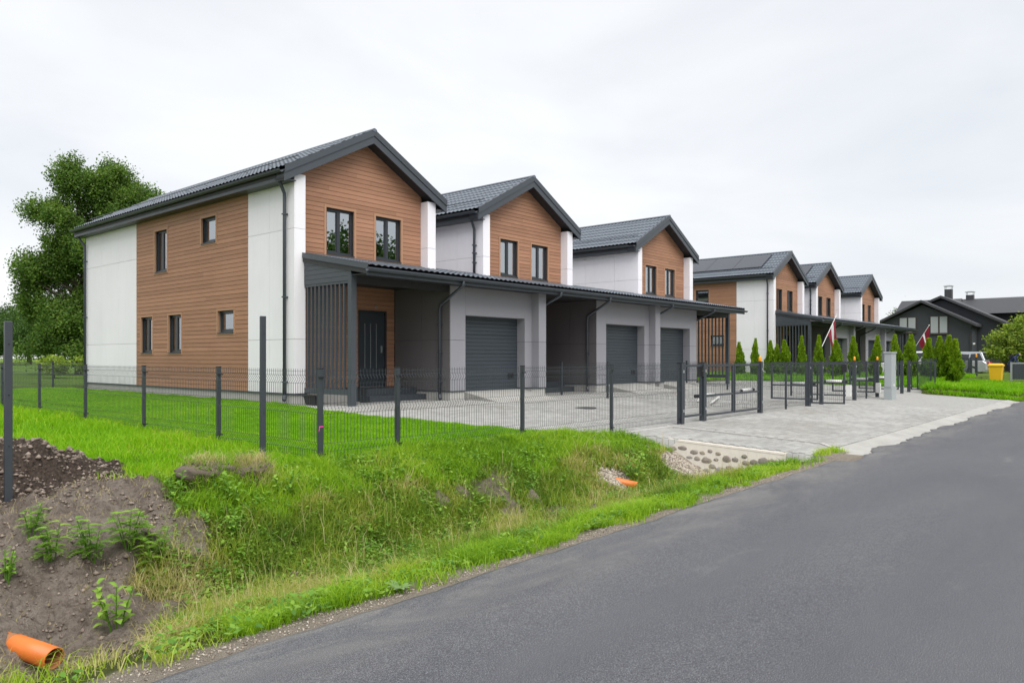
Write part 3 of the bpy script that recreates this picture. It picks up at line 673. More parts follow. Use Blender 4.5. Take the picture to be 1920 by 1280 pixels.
    mb.add(vs, [(i, i+n_, (i+1) % n_+n_, (i+1) % n_) for i in range(n_)] + [tuple(range(n_)), tuple(range(2*n_-1, n_-1, -1))]); mb.tube([(LX0-.05, cy-rr, cz), (LX1, cy-rr, cz)], .008, 5)
    mb.build('porch_gutter', M['dark_trim'], root)
    # ---- garage box
    GX0, GX1, GYF, GT = 14.0, 17.45, 14.25, 3.338; OX0, OX1, OZ0, OZ1 = 14.6, 17.12, .48, 2.57
    mb = new(); mb.box(GX0+.03, GX0+.15, GYF+.03, YG, ZP, GT); mb.box(GX0+.15, OX0-.03, GYF+.03, GYF+.3, ZP, GT); mb.box(OX1+.03, GX1-.03, GYF+.03, GYF+.3, ZP, GT); mb.box(OX0-.03, OX1+.03, GYF+.03, GYF+.3, OZ1+.03, GT)
    mb.box(GX1+.029, GX1+.32, 14.01, YG, ZP, GT)
    mb.build('garage_wall', M['joint'], root)
    new().box(GX0+.012, OX0-.01, GYF+.012, YG-.01, .1, ZP-.015).build('garage_plinth', M['concrete'], root); new().box(OX1+.01, GX1+.33, 14.0, YG-.01, .1, ZP-.015).build('garage_plinth', M['concrete'], root)
    new().box(GX0-.012, OX0, GYF-.012, YG-.02, ZP-.013, ZP+.012).build('garage_drip_edge', M['dark_trim'], root); new().box(OX1, GX1+.36, 13.97, YG-.02, ZP-.013, ZP+.012).build('garage_drip_edge', M['dark_trim'], root)
    gp = lambda *b: new().box(*b).build('garage_panel', M['grey_panel'], root)
    q = .004
    for z0, z1_ in ((ZP+.013, 1.885), (1.885, GT)):
        z0 += q; z1_ -= q
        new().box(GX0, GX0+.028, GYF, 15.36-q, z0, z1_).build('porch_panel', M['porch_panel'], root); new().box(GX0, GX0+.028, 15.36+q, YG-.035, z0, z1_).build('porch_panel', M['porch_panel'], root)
        gp(GX0+.0285, OX0-.0, GYF, GYF+.028, z0, z1_)
        gp(OX1, GX1-.001, GYF, GYF+.028, z0, z1_)
        zz = min(z1_, OZ1-.001); gp(OX1+.0, OX1+.028, GYF+.0285, GYF+.3, z0, zz); gp(OX0-.028, OX0, GYF+.0285, GYF+.3, z0, zz)
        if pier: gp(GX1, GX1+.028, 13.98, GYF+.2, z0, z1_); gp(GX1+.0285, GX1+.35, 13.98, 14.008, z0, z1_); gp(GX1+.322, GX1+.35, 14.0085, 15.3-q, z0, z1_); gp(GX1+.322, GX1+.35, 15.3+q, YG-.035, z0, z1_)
    gp(OX0+q, OX1-q, GYF, GYF+.028, OZ1, GT-q); gp(OX0, OX1, GYF+.0285, GYF+.3, OZ1, OZ1+.028)
    gd = new().box(OX0-.02, OX1+.02, GYF+.33, GYF+.36, .3, 2.65).build('garage_door', M['garage_door'], root)
    ph = (OZ1-OZ0+.04)/4
    for k in range(4):
        z0 = OZ0-.02+k*ph; nr = 5; prof = []
        for i in range(nr):
            a = z0 + ph*i/nr; b = z0 + ph*(i+1)/nr; d = .011
            prof += [(GYF+.302+d, a+.002), (GYF+.302, a+.014), (GYF+.302, b-.012), (GYF+.302+d, b-.002)]
        prof = [(y, z) for y, z in prof]; pts = prof + [(GYF+.328, prof[-1][1]), (GYF+.328, prof[0][1])]
        new().prismX(pts, OX0, OX1).build('door_panel', M['garage_door'], gd) if False else new().prismX(pts[::-1], OX0, OX1).build('door_panel', M['garage_door'], gd)
    for dx_ in (0, .14): new().box(OX1-.42+dx_, OX1-.31+dx_, GYF+.290, GYF+.303, .80, .96).build('vent', M['black_plastic'], gd)
    mb = new(); mb.prismX([(12.75, .19), (14.58, .30), (14.58, OZ0), (14.2, OZ0-.02)], OX0+.02, OX1-.02); mb.build('garage_ramp', M['concrete_strip'], root)
    downpipe([(13.82, ey-.095, cz-.03), (13.82, ey-.08, cz-.16), (13.93, 14.52, 2.83), (13.93, 14.56, 2.7), (13.93, 14.56, .42)], True, .04)
    if pier: downpipe([(18.0, ey-.095, cz-.03), (18.0, ey-.08, cz-.16), (17.87, 14.52, 2.83), (17.87, 14.56, 2.7), (17.87, 14.56, .42)], True, .04)
    # ---- porch: steps, screen
    st = new().box(12.3, 13.99, 15.55, YG-.04, .2, .60).build('step', M['anthracite'], root); new().box(12.05, 13.99, 15.15, 15.55, .2, .43).build('step', M['anthracite'], root)
    if screen:
        sx0, sx1 = 10.83, 10.89
        new().box(10.82, 10.97, 14.28, 14.42, .2, 3.40).build('post', M['dark_trim'], root)
        for k in range(10):
            y = 16.10 - .165*k; new().box(sx0, sx1, y-.045, y, .665, 3.165).build('slat', M['dark_trim'], root)
        new().box(sx0-.01, sx1+.01, 14.42, 16.19, .53, .66).build('bottom_rail', M['dark_trim'], root)
        new().box(sx0-.005, sx1+.005, 14.42, 16.19, 3.17, 3.225).build('top_rail', M['dark_trim'], root)
        z = 3.23
        while z < 3.95:                                                          # dark boards of the porch side
            h = min(.115, 3.96-z); yy = lambda zz: max(14.30, wy - (4.02-.1-zz)/.186) if zz > 3.50 else 14.30
            y0b, y0t = yy(z), min(yy(z+h), 16.18)
            if y0b < 16.1: new().prismX([(y0b, z), (16.19, z), (16.19, z+h-.006), (y0t, z+h-.006)][::-1], 10.815, 10.845).build('side_board', M['dark_trim'], root) if False else new().prismX([(y0b, z), (16.19, z), (16.19, z+h-.006), (y0t, z+h-.006)], 10.815, 10.845).build('side_board', M['dark_trim'], root)
            z += .115
        mb = new(); mb.prismX([(ey-.02, lz(ey)-.17), (16.19, lz(16.19)-.17), (16.19, lz(16.19)-.05), (ey-.02, lz(ey)-.05)], 10.795, 10.825); mb.build('end_board', M['dark_trim'], root)
        mb = new(); mb.prismX([(ey-.03, lz(ey)-.06), (16.19, lz(16.19)-.06), (16.19, lz(16.19)+.07), (ey-.03, lz(ey)+.07)], 10.755, 10.785)
        mb.prismX([(ey-.03, lz(ey)+.06), (16.19, lz(16.19)+.06), (16.19, lz(16.19)+.072), (ey-.03, lz(ey)+.072)], 10.755, 10.87); mb.build('end_flashing', M['dark_trim'], root)
        mb = new(); mb.box(10.97, 13.99, 14.30, 14.40, 3.17, 3.40); mb.build('porch_beam', M['soffit'], root)
    return root
G1 = 'gabled townhouses along the road'
h1 = unit(IDT, False, (XC, 22.8, ZG), 'gabled townhouse with brown plank side wall, white corners and five small side windows', True, True, True, G1, True, False)
h2 = unit(lambda x, y, z: (x+6.86, y, z), False, (XC+6.86, 22.8, ZG), 'gabled townhouse in the middle of the near row, white curtains in its gable windows', False, False, True, G1, False, True)
h3 = unit(lambda x, y, z: (42.1-x, y, z), True, (42.1-XC, 22.8, ZG), 'gabled townhouse at the end of the near row, its slatted porch facing the hedge', False, True, False, G1, False, False)
BX = 30.6
far = []
for h, lab in ((h1, 'far gabled townhouse with a row of solar panels on its roof, behind the hedge'), (h2, 'far gabled townhouse with one solar panel showing, middle of the second row'), (h3, 'last gabled townhouse of the second row, nearest the dark grey house')):
    c = copy_tree(h, skip=('garage_ramp',)); c.location.x += BX; c['label'] = lab; far.append(c)
# solar panels on two of the far roofs (parts of those houses)
def solar(root, dx, n):
    for k in range(n):
        y0 = 17.1 + k*1.72; y1 = y0 + 1.70; s0, s1 = .32, 1.95; vs = []
        for d in (.085, .12):
            for e, y in ((s0, y0), (s1, y0), (s1, y1), (s0, y1)): vs.append((XC+dx-e, y, rz(XC-e)+d))
        o = MB().add(vs, [(0,1,2,3),(4,7,6,5),(0,4,5,1),(1,5,6,2),(2,6,7,3),(3,7,4,0)]).build('solar_panel', M['solar'], root)
solar(far[0], BX, 6); solar(far[1], BX+6.86, 2)
for f, dx in ((far[0], BX), (far[1], BX+6.86)):
    for yy in (27.2, 28.3):
        MB().lathe((XC+dx, yy, RT-.1), [(.07, 0), (.07, .36), (.10, .37), (.10, .45)], 10).build('roof_vent', M['anthracite'], f)

# ------------------------------------------------------------------ stone headwall of the culvert, pipes
hwall = empty('headwall', (12.2, 5.5, -.7), 'low mortared fieldstone headwall under the driveway edge', 'stone wall')
mb = MB(); ysv = np.linspace(4.6, 6.75, 12); vs = []
for y in ysv:
    top = float(zdrive(12.25, y)) - .01
    for x, z in ((12.02, -.9), (12.165, top-.03), (12.16, top-.028), (12.172, top), (12.28, top), (12.28, -.9)): vs.append((x - (.12 if z == -.9 and x < 12.2 else 0), y, z))
n = 6; mb.add(vs, [(i*n+j, i*n+(j+1)%n, (i+1)*n+(j+1)%n, (i+1)*n+j) for i in range(len(ysv)-1) for j in range(n)] + [tuple(range(n-1,-1,-1)), tuple((len(ysv)-1)*n+j for j in range(n))])
mb.build('mortar_face', M['mortar'], hwall)
def blob(c, r, seed, squash=(1,1,1), sub=2):
    import bmesh
    bm = bmesh.new(); bmesh.ops.create_icosphere(bm, subdivisions=sub, radius=1)
    for v in bm.verts:
        k = 1 + .34*float(fbm(v.co.x*1.6+seed*3.1+v.co.z*1.7, v.co.y*1.6+seed-v.co.z, 1.0, seed, 3))*2
        v.co = Vector((v.co.x*squash[0]*k*r + c[0], v.co.y*squash[1]*k*r + c[1], v.co.z*squash[2]*k*r + c[2]))
    vs = [tuple(v.co) for v in bm.verts]; fs = [tuple(v.index for v in f.verts) for f in bm.faces]; bm.free(); return MB().add(vs, fs)
placed = []
for k in range(1600):
    y = random.uniform(4.7, 6.7); z = random.uniform(-.72, -.2); r = random.uniform(.045, .105)
    if z + r*.8 > float(zdrive(12.2, y)) - .09: continue
    if all(math.hypot(y-a, z-b) > (r+c)*1.0 for a, b, c in placed): placed.append((y, z, r))
    if len(placed) > 105: break
for i, (y, z, r) in enumerate(placed):
    x = 11.90 + (z+.9)/.80*.265
    blob((x, y, z), r, i, (.26, random.uniform(1.0, 1.45), random.uniform(.65, .95)), sub=2).build('stone', M['stone'], hwall)

def open_pipe(label, p0, p1, r, socket):
    root = empty('drain_pipe', p0, label, 'pipe', 'orange drain pipes in the ditch')
    a = Vector(p0); b = Vector(p1); d = (b-a).normalized(); u = d.cross(Vector((0,0,1))).normalized(); w = u.cross(d); n = 28
    prof = [(0, r), (.9, r)] if not socket else [(0, r*.86), (.16, r*.86), (.22, r), (.9, r)]
    L = (b-a).length; rings = [(t*L/.9, q) for t, q in prof] ; rings += [(L, r-.006)]
    def ring(t, q): return [tuple(a + d*t + (u*math.cos(2*math.pi*i/n) + w*math.sin(2*math.pi*i/n))*q) for i in range(n)]
    vs = sum([ring(t, q) for t, q in rings], []); k = len(rings)
    MB().add(vs, [(i*n+j, i*n+(j+1)%n, (i+1)*n+(j+1)%n, (i+1)*n+j) for i in range(k-1) for j in range(n)]).build('pipe_shell', M['orange_pipe'], root, smooth=True)
    vs = ring(L-.001, r-.006) + ring(.05, r-.006)
    MB().add(vs, [(j, (j+1)%n, n+(j+1)%n, n+j) for j in range(n)] + [tuple(range(n, 2*n))]).build('pipe_bore', M['pipe_inner'], root)
open_pipe('orange plastic drain pipe with open end lying in the dug soil', (1.60, 5.92, -.50), (1.755, 5.46, -.545), .072, True)
open_pipe('short orange pipe end poking out of the grassy bank above pebbles', (9.62, 6.25, -.45), (9.72, 5.9, -.50), .06, False)

# ------------------------------------------------------------------ fences
FY, FT = 7.7, 1.28
def post(root, x, y, z0, top, w=.06, d=.045, clip=True):
    p = MB().box(x-w/2, x+w/2, y-d/2, y+d/2, z0-.15, top).build('post', M['anthracite'], root, bevel=.004)
    MB().box(x-w/2-.003, x+w/2+.003, y-d/2-.003, y+d/2+.003, top, top+.012).build('cap', M['black_plastic'], p)
    if clip:
        for zz in (top-.10, z0+.12): MB().box(x-w/2-.022, x+w/2+.022, y-d/2-.016, y-d/2-.002, zz-.009, zz+.009).build('clip', M['black_plastic'], p)
    return p
def wire_panel(root, p, q, zb, zt, name='wire_panel', spikes=True, r=.0027, folds=True):
    """welded wire panel with V folds: verticals every 5 cm, twin horizontals at the folds"""
    p = Vector((*p, 0)); q = Vector((*q, 0)); L = (q-p).length; d = (q-p)/L; nrm = Vector((d.y, -d.x, 0)); mb = MB()
    H = zt-zb; fl = [zt-.13, zb+.16] + ([zb+H*.55] if H > .9 else []); prof = [(zb, 0)]
    for f in sorted(fl):
        if folds: prof += [(f-.05, 0), (f, .035), (f+.05, 0)]
    prof.append((zt if spikes else zt-.03, 0))
    k = max(2, int(L/.05))
    for i in range(k+1):
        c = p + d*(L*i/k); mb.tube([(c.x+nrm.x*o, c.y+nrm.y*o, z) for z, o in prof], r, 4, caps=False)
    hz = [zt-.03, zb+.03]
    for f in fl: hz += [f-.05, f+.05] if folds else [f]
    for z in hz: mb.tube([(p.x, p.y, z), (q.x, q.y, z)], r, 4, caps=False)
    return mb.build(name, M['anthracite'], root)
def gz(x, y): return max(z1(x, y), float(base_z(x, y)) if x > drive_left(y) else -9)
front = empty('wire_fence', (9, FY, .1), 'dark wire mesh fence along the grassy bank in front of the yard', 'fence', 'dark wire mesh fences')
fx = [5.37, 6.59, 9.19, 11.77, 14.37]
for x in fx: post(front, x, FY, gz(x, FY), FT, w=.06 if x < 14 else .09)
for a, b in zip(fx[:-1], fx[1:]): wire_panel(front, (a+.03, FY-.03), (b-.03, FY-.03), max(gz((a+b)/2, FY)+.03, .06), FT)
MB().box(5.337, 5.403, FY-.026, FY-.0235, .575, .59).tube([(5.345, FY-.028, .583), (5.325, FY-.05, .575), (5.315, FY-.055, .53)], .004, 4).build('marker_tape', M['pink_tape'], front)
side = empty('wire_fence', (5.37, 15, .2), 'dark wire mesh fence running past the brown side wall across the lawn', 'fence', 'dark wire mesh fences')
fy = [FY, 10.16, 12.6, 15.09, 17.56, 20.03, 22.5, 25.0, 27.5, 30.0]
for y in fy[1:]: post(side, 5.37, y, gz(5.37, y), FT, .045, .06)
for a, b in zip(fy[:-1], fy[1:]): wire_panel(side, (5.34, a+.03), (5.34, b-.03), gz(5.37, (a+b)/2)+.03, FT)
back = empty('wire_fence', (9, 30.6, .2), 'dark wire fence along the field behind the lawn', 'fence', 'dark wire mesh fences')
for x in (5.37, 7.9, 10.4, 12.9): post(back, x, 32.5, gz(x, 32.5), FT)
for a, b in ((5.37, 7.9), (7.9, 10.4), (10.4, 12.9)): wire_panel(back, (a+.03, 32.5), (b-.03, 32.5), .3, FT)
div1 = empty('wire_fence', (18.62, 11, .1), 'dark wire fence dividing the paved yard towards the first garage pier', 'fence', 'dark wire mesh fences')
for y in (9.9, 12.3, 14.0): post(div1, 18.6, y, gz(18.6, y), FT, .045, .06)
for a, b in ((FY+.05, 9.9), (9.9, 12.3), (12.3, 14.0)): wire_panel(div1, (18.6, a+.03), (18.6, b-.03), gz(18.6, b)+.03, FT)
div2 = empty('wire_fence', (26.6, 11, .1), 'dark wire fence dividing the paved yard before the slatted end porch', 'fence', 'dark wire mesh fences')
for y in (9.9, 12.3, 14.0): post(div2, 26.75, y, gz(26.7, y), FT, .045, .06)
for a, b in ((FY+.05, 9.9), (9.9, 12.3), (12.3, 14.0)): wire_panel(div2, (26.75, a+.03), (26.75, b-.03), gz(26.7, b)+.03, FT)
mid = empty('wire_fence', (20.4, FY, 0), 'short dark wire fence between the shut gate and the open wicket', 'fence', 'dark wire mesh fences')
post(mid, 20.42, FY, 0, FT); wire_panel(mid, (18.72, FY-.03), (20.38, FY-.03), .05, FT); wire_panel(mid, (20.46, FY-.03), (22.06, FY-.03), .05, FT)
rt = empty('wire_fence', (28, FY, 0), 'short dark wire fence beside the grey utility cabinet', 'fence', 'dark wire mesh fences')
wire_panel(rt, (26.62, FY), (29.18, FY), .05, FT); post(rt, 27.9, FY, 0, FT)
hf = empty('wire_fence', (40, 7.6, .2), 'dark wire fence on the grass in front of the thuja hedge', 'fence', 'dark wire mesh fences')
hx = [34.6, 37.0, 39.4, 41.8, 44.2, 46.4]
for x in hx: post(hf, x, 7.55, gz(x, 7.55), 1.38)
for a, b in zip(hx[:-1], hx[1:]): wire_panel(hf, (a, 7.52), (b, 7.52), gz(a, 7.5)+.05, 1.38)

def gate_post(root, x, lamp=False, w=.10, z=0):
    p = MB().box(x-w/2, x+w/2, FY-w/2, FY+w/2, z-.1, FT+.02).build('gate_post', M['anthracite'], root, bevel=.005)
    MB().box(x-w/2-.004, x+w/2+.004, FY-w/2-.004, FY+w/2+.004, FT+.02, FT+.034).build('cap', M['black_plastic'], p)
    if lamp:
        MB().lathe((x, FY, FT+.034), [(.035, 0), (.038, .02), (.036, .11), (.022, .135), (.0, .14)], 12).build('warning_lamp', M['amber'], p, smooth=True)
    for zz in (.28, 1.12): MB().box(x-.02, x+.02, FY-w/2-.02, FY-w/2-.002, zz-.03, zz+.03).build('hinge', M['galv'], p)
    return p
def leaf(root, p, q, z0=.10, z1_=FT-.02, midrail=.56, handle=0, name='gate_leaf'):
    p = Vector((*p, 0)); q = Vector((*q, 0)); L = (q-p).length; d = (q-p)/L; n = Vector((-d.y, d.x, 0)); t = .022
    def bar(a, b, za, zb):
        A = p+d*a; B = p+d*b; vs = [(c.x+n.x*s*t, c.y+n.y*s*t, z) for z in (za, zb) for c, s in ((A,-1),(B,-1),(B,1),(A,1))]
        return MB().add(vs, [(0,3,2,1),(4,5,6,7),(0,1,5,4),(1,2,6,5),(2,3,7,6),(3,0,4,7)])
    w = .05; lf = bar(0, w, z0, z1_).build(name, M['anthracite'], root)
    bar(L-w, L, z0, z1_).build('stile', M['anthracite'], lf); bar(w, L-w, z0, z0+.045).build('rail', M['anthracite'], lf); bar(w, L-w, z1_-.045, z1_).build('rail', M['anthracite'], lf)
    if midrail: bar(w, L-w, midrail-.022, midrail+.022).build('rail', M['anthracite'], lf)
    a = p+d*w; b = p+d*(L-w); wire_panel(lf, (a.x, a.y), (b.x, b.y), z0+.04, z1_+.03, folds=False)
    if handle:
        c = p + d*(L-w/2 if handle > 0 else w/2); MB().box(c.x-.03, c.x+.03, c.y-.07, c.y+.07, 1.0, 1.22).tube([(c.x, c.y-.08, 1.12), (c.x-d.x*.11, c.y-.08-d.y*.1, 1.12)], .011, 6).build('lock', M['black_plastic'], lf)
    return lf
def actuator(root, p, q, z):
    p = Vector((*p, z)); q = Vector((*q, z)); d = q-p
    a = MB().tube([p, p+d*.14], .042, 10).build('actuator', M['black_plastic'], root)
    MB().tube([p+d*.14, p+d*.62], .046, 10).build('actuator_body', M['white_plastic'], a, smooth=True); MB().tube([p+d*.62, p+d*.68], .035, 10).build('actuator_ring', M['black_plastic'], a); MB().tube([p+d*.68, q], .014, 8).build('rod', M['galv'], a)
gA = empty('gate', (16.5, FY, 0), 'shut dark wire double gate and wicket with white electric openers', 'gate', 'dark wire driveway gates')
gate_post(gA, 14.45, w=.12); gate_post(gA, 15.48, w=.12); gate_post(gA, 18.66, True, w=.11)
leaf(gA, (14.54, FY), (15.40, FY), .13, handle=1, midrail=0, name='wicket'); leaf(gA, (15.56, FY), (17.05, FY)); leaf(gA, (17.09, FY), (18.59, FY))
actuator(gA, (15.42, FY+.16), (16.75, FY+.08), .55); actuator(gA, (18.62, FY+.16), (17.3, FY+.08), .60)
gB = empty('gate', (24.5, FY, 0), 'dark wire double gate standing open inwards, its wicket swung towards the road', 'gate', 'dark wire driveway gates')
gate_post(gB, 22.13, w=.13); gate_post(gB, 23.27, w=.10); gate_post(gB, 26.54, True, w=.11)
leaf(gB, (22.2, FY-.06), (22.36, 6.74), .09, handle=1, midrail=0, name='wicket'); leaf(gB, (23.30, FY+.1), (23.28, 9.25), .12); leaf(gB, (26.50, FY+.1), (26.46, 9.3), .12)
actuator(gB, (23.36, FY+.2), (23.33, 9.0), .62); actuator(gB, (26.42, FY+.2), (26.43, 9.0), .62)
MB().box(26.30, 26.46, FY+.06, FY+.2, .12, .5).build('control_box', M['white_plastic'], gB)
gC = empty('gate', (31.5, FY, 0), 'open dark wire double gate and wicket beside the grey utility cabinet', 'gate', 'dark wire driveway gates')
gate_post(gC, 29.25, True, w=.11); gate_post(gC, 32.7, w=.11); gate_post(gC, 33.8, w=.11)
leaf(gC, (29.32, FY+.1), (29.3, 9.3), .14); leaf(gC, (32.66, FY+.1), (32.62, 9.3), .14); leaf(gC, (33.86, FY-.06), (33.95, 6.75), .10, midrail=0, name='wicket')
actuator(gC, (29.42, FY+.2), (29.36, 9.0), .62); actuator(gC, (32.55, FY+.2), (32.58, 9.0), .62); MB().box(29.0, 29.16, FY-.15, FY-.01, .15, .5).build('control_box', M['white_plastic'], gC)
gD = empty('gate', (47, 7.9, .2), 'dark wire gate with one amber lamp near the yellow bin', 'gate', 'dark wire driveway gates')
for x, l in ((47.0, False), (48.6, True)):
    p = MB().box(x-.06, x+.06, 7.6, 7.72, .0, 1.42).build('gate_post', M['anthracite'], gD); MB().box(x-.064, x+.064, 7.596, 7.724, 1.42, 1.435).build('cap', M['black_plastic'], p)
    if l: MB().lathe((x, 7.66, 1.435), [(.05, 0), (.05, .16), (.02, .19), (0, .192)], 10).build('warning_lamp', M['amber'], p)
leaf(gD, (47.05, 7.75), (47.5, 9.2), .25, 1.38, .7)
gE = empty('gate', (56, 6, .1), 'solid dark panel gate in a grey steel frame beyond the yellow bin', 'gate', 'dark wire driveway gates')
for x, y in ((53.5, 6.62), (53.5, 5.40)): MB().box(x-.05, x+.05, y-.05, y+.05, .0, 1.14).build('gate_post', M['galv'], gE)
MB().box(53.46, 53.54, 5.45, 6.57, 1.04, 1.12).build('top_rail', M['galv'], gE)
for k in range(8): MB().box(53.47, 53.52, 5.46+k*.139, 5.46+k*.139+.133, .12, 1.035).build('gate_board', M['dark_trim'], gE)
# the two lone posts
for x, zt, lab in ((2.11, 1.74, 'tall dark steel fence post standing in the dug bare soil'), (4.6, 1.89, 'tall dark steel fence post in the grass beside the dry root clod')):
    r_ = empty('fence_post', (x, FY, z1(x, FY)), lab, 'post', 'lone steel posts on the bank')
    p = MB().box(x-.03, x+.03, FY-.022, FY+.022, z1(x, FY)-.3, zt).build('post_tube', M['anthracite'], r_, bevel=.005)
    for zz in (zt-.2, zt-.65, zt-1.1): MB().lathe((x+.0, FY-.0235, zz), [(.006, -.003), (.006, .003)], 8).build('bolt_hole', M['black_plastic'], p)

# ------------------------------------------------------------------ utility cabinet, bins, small yard things
cab = empty('utility_cabinet', (28.3, 7.05, 0), 'tall pale grey utility cabinet on the paving before the gate', 'cabinet')
z = -.04
MB().box(28.06, 28.66, 6.92, 7.18, z-.1, .34).build('cabinet_base', M['cabinet_grey'], cab, bevel=.006)
MB().box(28.07, 28.65, 6.93, 7.17, .344, 1.56).build('cabinet_body', M['cabinet_grey'], cab, bevel=.008)
MB().box(28.045, 28.675, 6.905, 7.195, 1.562, 1.61).build('cabinet_roof', M['cabinet_grey'], cab, bevel=.01)
MB().box(28.055, 28.069, 6.95, 7.15, .40, 1.50).build('cabinet_door', M['cabinet_grey'], cab); MB().box(28.30, 28.42, 6.921, 6.929, .42, .50).build('label_plate', M['white_plastic'], cab); MB().box(28.55, 28.59, 6.905, 6.929, 1.0, 1.16).build('lock', M['galv'], cab)
def wheelie(label, x, y, z, h, mat, rot=0):
    r_ = empty('wheelie_bin', (x, y, z), label, 'bin', 'wheeled bins'); w = .29
    mb = MB(); vs = []
    for zz, s in ((.08, .78), (h*.86, 1.0)): vs += [(x+a*w*s, y+b*w*s*1.1, z+zz) for a, b in ((-1,-1),(1,-1),(1,1),(-1,1))]
    mb.add(vs, [(3,2,1,0),(4,5,6,7),(0,1,5,4),(1,2,6,5),(2,3,7,6),(3,0,4,7)]); mb.build('tub', mat, r_, bevel=.02)
    mb = MB(); mb.box(x-w*1.12, x+w*1.12, y-w*1.22, y+w*1.22, z+h*.865, z+h*.93); mb.build('rim', mat, r_, bevel=.012)
    vs = [(x+a*w*1.1*s, y+b*w*1.2*s, z+h*q) for q, s in ((.932, 1), (1.0, .75)) for a, b in ((-1,-1),(1,-1),(1,1),(-1,1))]
    MB().add(vs, [(3,2,1,0),(4,5,6,7),(0,1,5,4),(1,2,6,5),(2,3,7,6),(3,0,4,7)]).build('lid', mat, r_, bevel=.015)
    for s in (-1, 1): MB().tube([(x+s*w*.95-.025, y+w*.95, z+.11), (x+s*w*.95+.025, y+w*.95, z+.11)], .11, 14).build('wheel', M['rubber'], r_)
    MB().tube([(x-w*.8, y+w*1.35, z+h*.9), (x+w*.8, y+w*1.35, z+h*.9)], .02, 6).build('handle', M['black_plastic'], r_)
wheelie('bright yellow wheeled bin standing on the far drive', 47.0, 6.5, .02, 1.08, M['yellow_bin'])
wheelie('dark green wheeled bin behind the fence by the hedge end', 45.6, 8.1, .2, 1.12, M['green_bin'])
tub = empty('tub', (10.75, 15.7, ZG), 'small black tub under the slatted porch screen', 'tub')
MB().add([(10.62+a, 15.45+b, zz) for zz, e in ((.25, .05), (.49, 0)) for a, b in ((e, e), (.2-e*.3, e), (.2-e*.3, .5-e), (e, .5-e))], [(3,2,1,0),(4,5,6,7),(0,1,5,4),(1,2,6,5),(2,3,7,6),(3,0,4,7)]).build('tub_body', M['black_plastic'], tub)
MB().box(10.605, 10.832, 15.43, 15.97, .465, .49).build('tub_rim', M['black_plastic'], tub)
pl = empty('paving_rail', (21.4, 11.6, .1), 'white and rust lengths of steel rail lying on the paved yard', 'steel rail')
MB().tube([(20.2, 10.2, .16), (22.6, 11.2, .2)], .035, 8).build('rail', M['white_plastic'], pl); MB().tube([(19.8, 9.6, .13), (22.2, 10.5, .17)], .03, 8).build('rail', M['white_plastic'], pl)

# ------------------------------------------------------------------ flags
def flag(label, base, tip, size, seed):
    r_ = empty('flag', base, label, 'flag', 'red and white flags on short poles')
    a = Vector(base); b = Vector(tip); MB().tube([a, b], .015, 8).build('pole', M['white_plastic'], r_)
    MB().lathe(tip, [(.03, -.02), (.035, .02), (0, .05)], 8).build('finial', M['white_plastic'], r_)
    d = (a-b).normalized(); nx_, nz = 16, 14; vs = []; uv = []
    h, w = size; top = b + d*.06
    side_ = Vector((d.x, d.y, 0)).normalized()
    for j in range(nz+1):              # along the pole (hoist)
        for i in range(nx_+1):         # away from the pole, hanging down
            t = i/nx_; hoist = top + d*(h*j/nz)
            g_ = .62*t**.7; hx, hy = hoist.x*(1-g_)+(top.x-side_.x*0)*g_, hoist.y*(1-g_)+top.y*g_
            fold = .07*(.3+t)*math.sin(j/nz*10+seed+t*2.5)
            vs.append((hx + fold*.6, hy + fold, hoist.z - w*t*(.95-.25*j/nz))); uv.append((t, j/nz))
    k = nx_+1; fs = [(j*k+i, j*k+i+1, (j+1)*k+i+1, (j+1)*k+i) for j in range(nz) for i in range(nx_)]
    mb = MB().add(vs, fs); o = mb.build('cloth', M['flag'], r_, smooth=True)
    l = o.data.uv_layers.new(name='UVMap')
    for lp in o.data.loops: l.data[lp.index].uv = uv[lp.vertex_index]
flag('dark red flag with white band leaning out over the hedge, before the far slatted porch', (38.9, 12.85, 1.95), (40.4, 12.6, 3.62), (1.35, 1.5), 1)
flag('dark red flag with white band above the parked white car', (54.5, 12.1, 2.0), (54.4, 11.2, 3.5), (1.2, 1.5), 4)

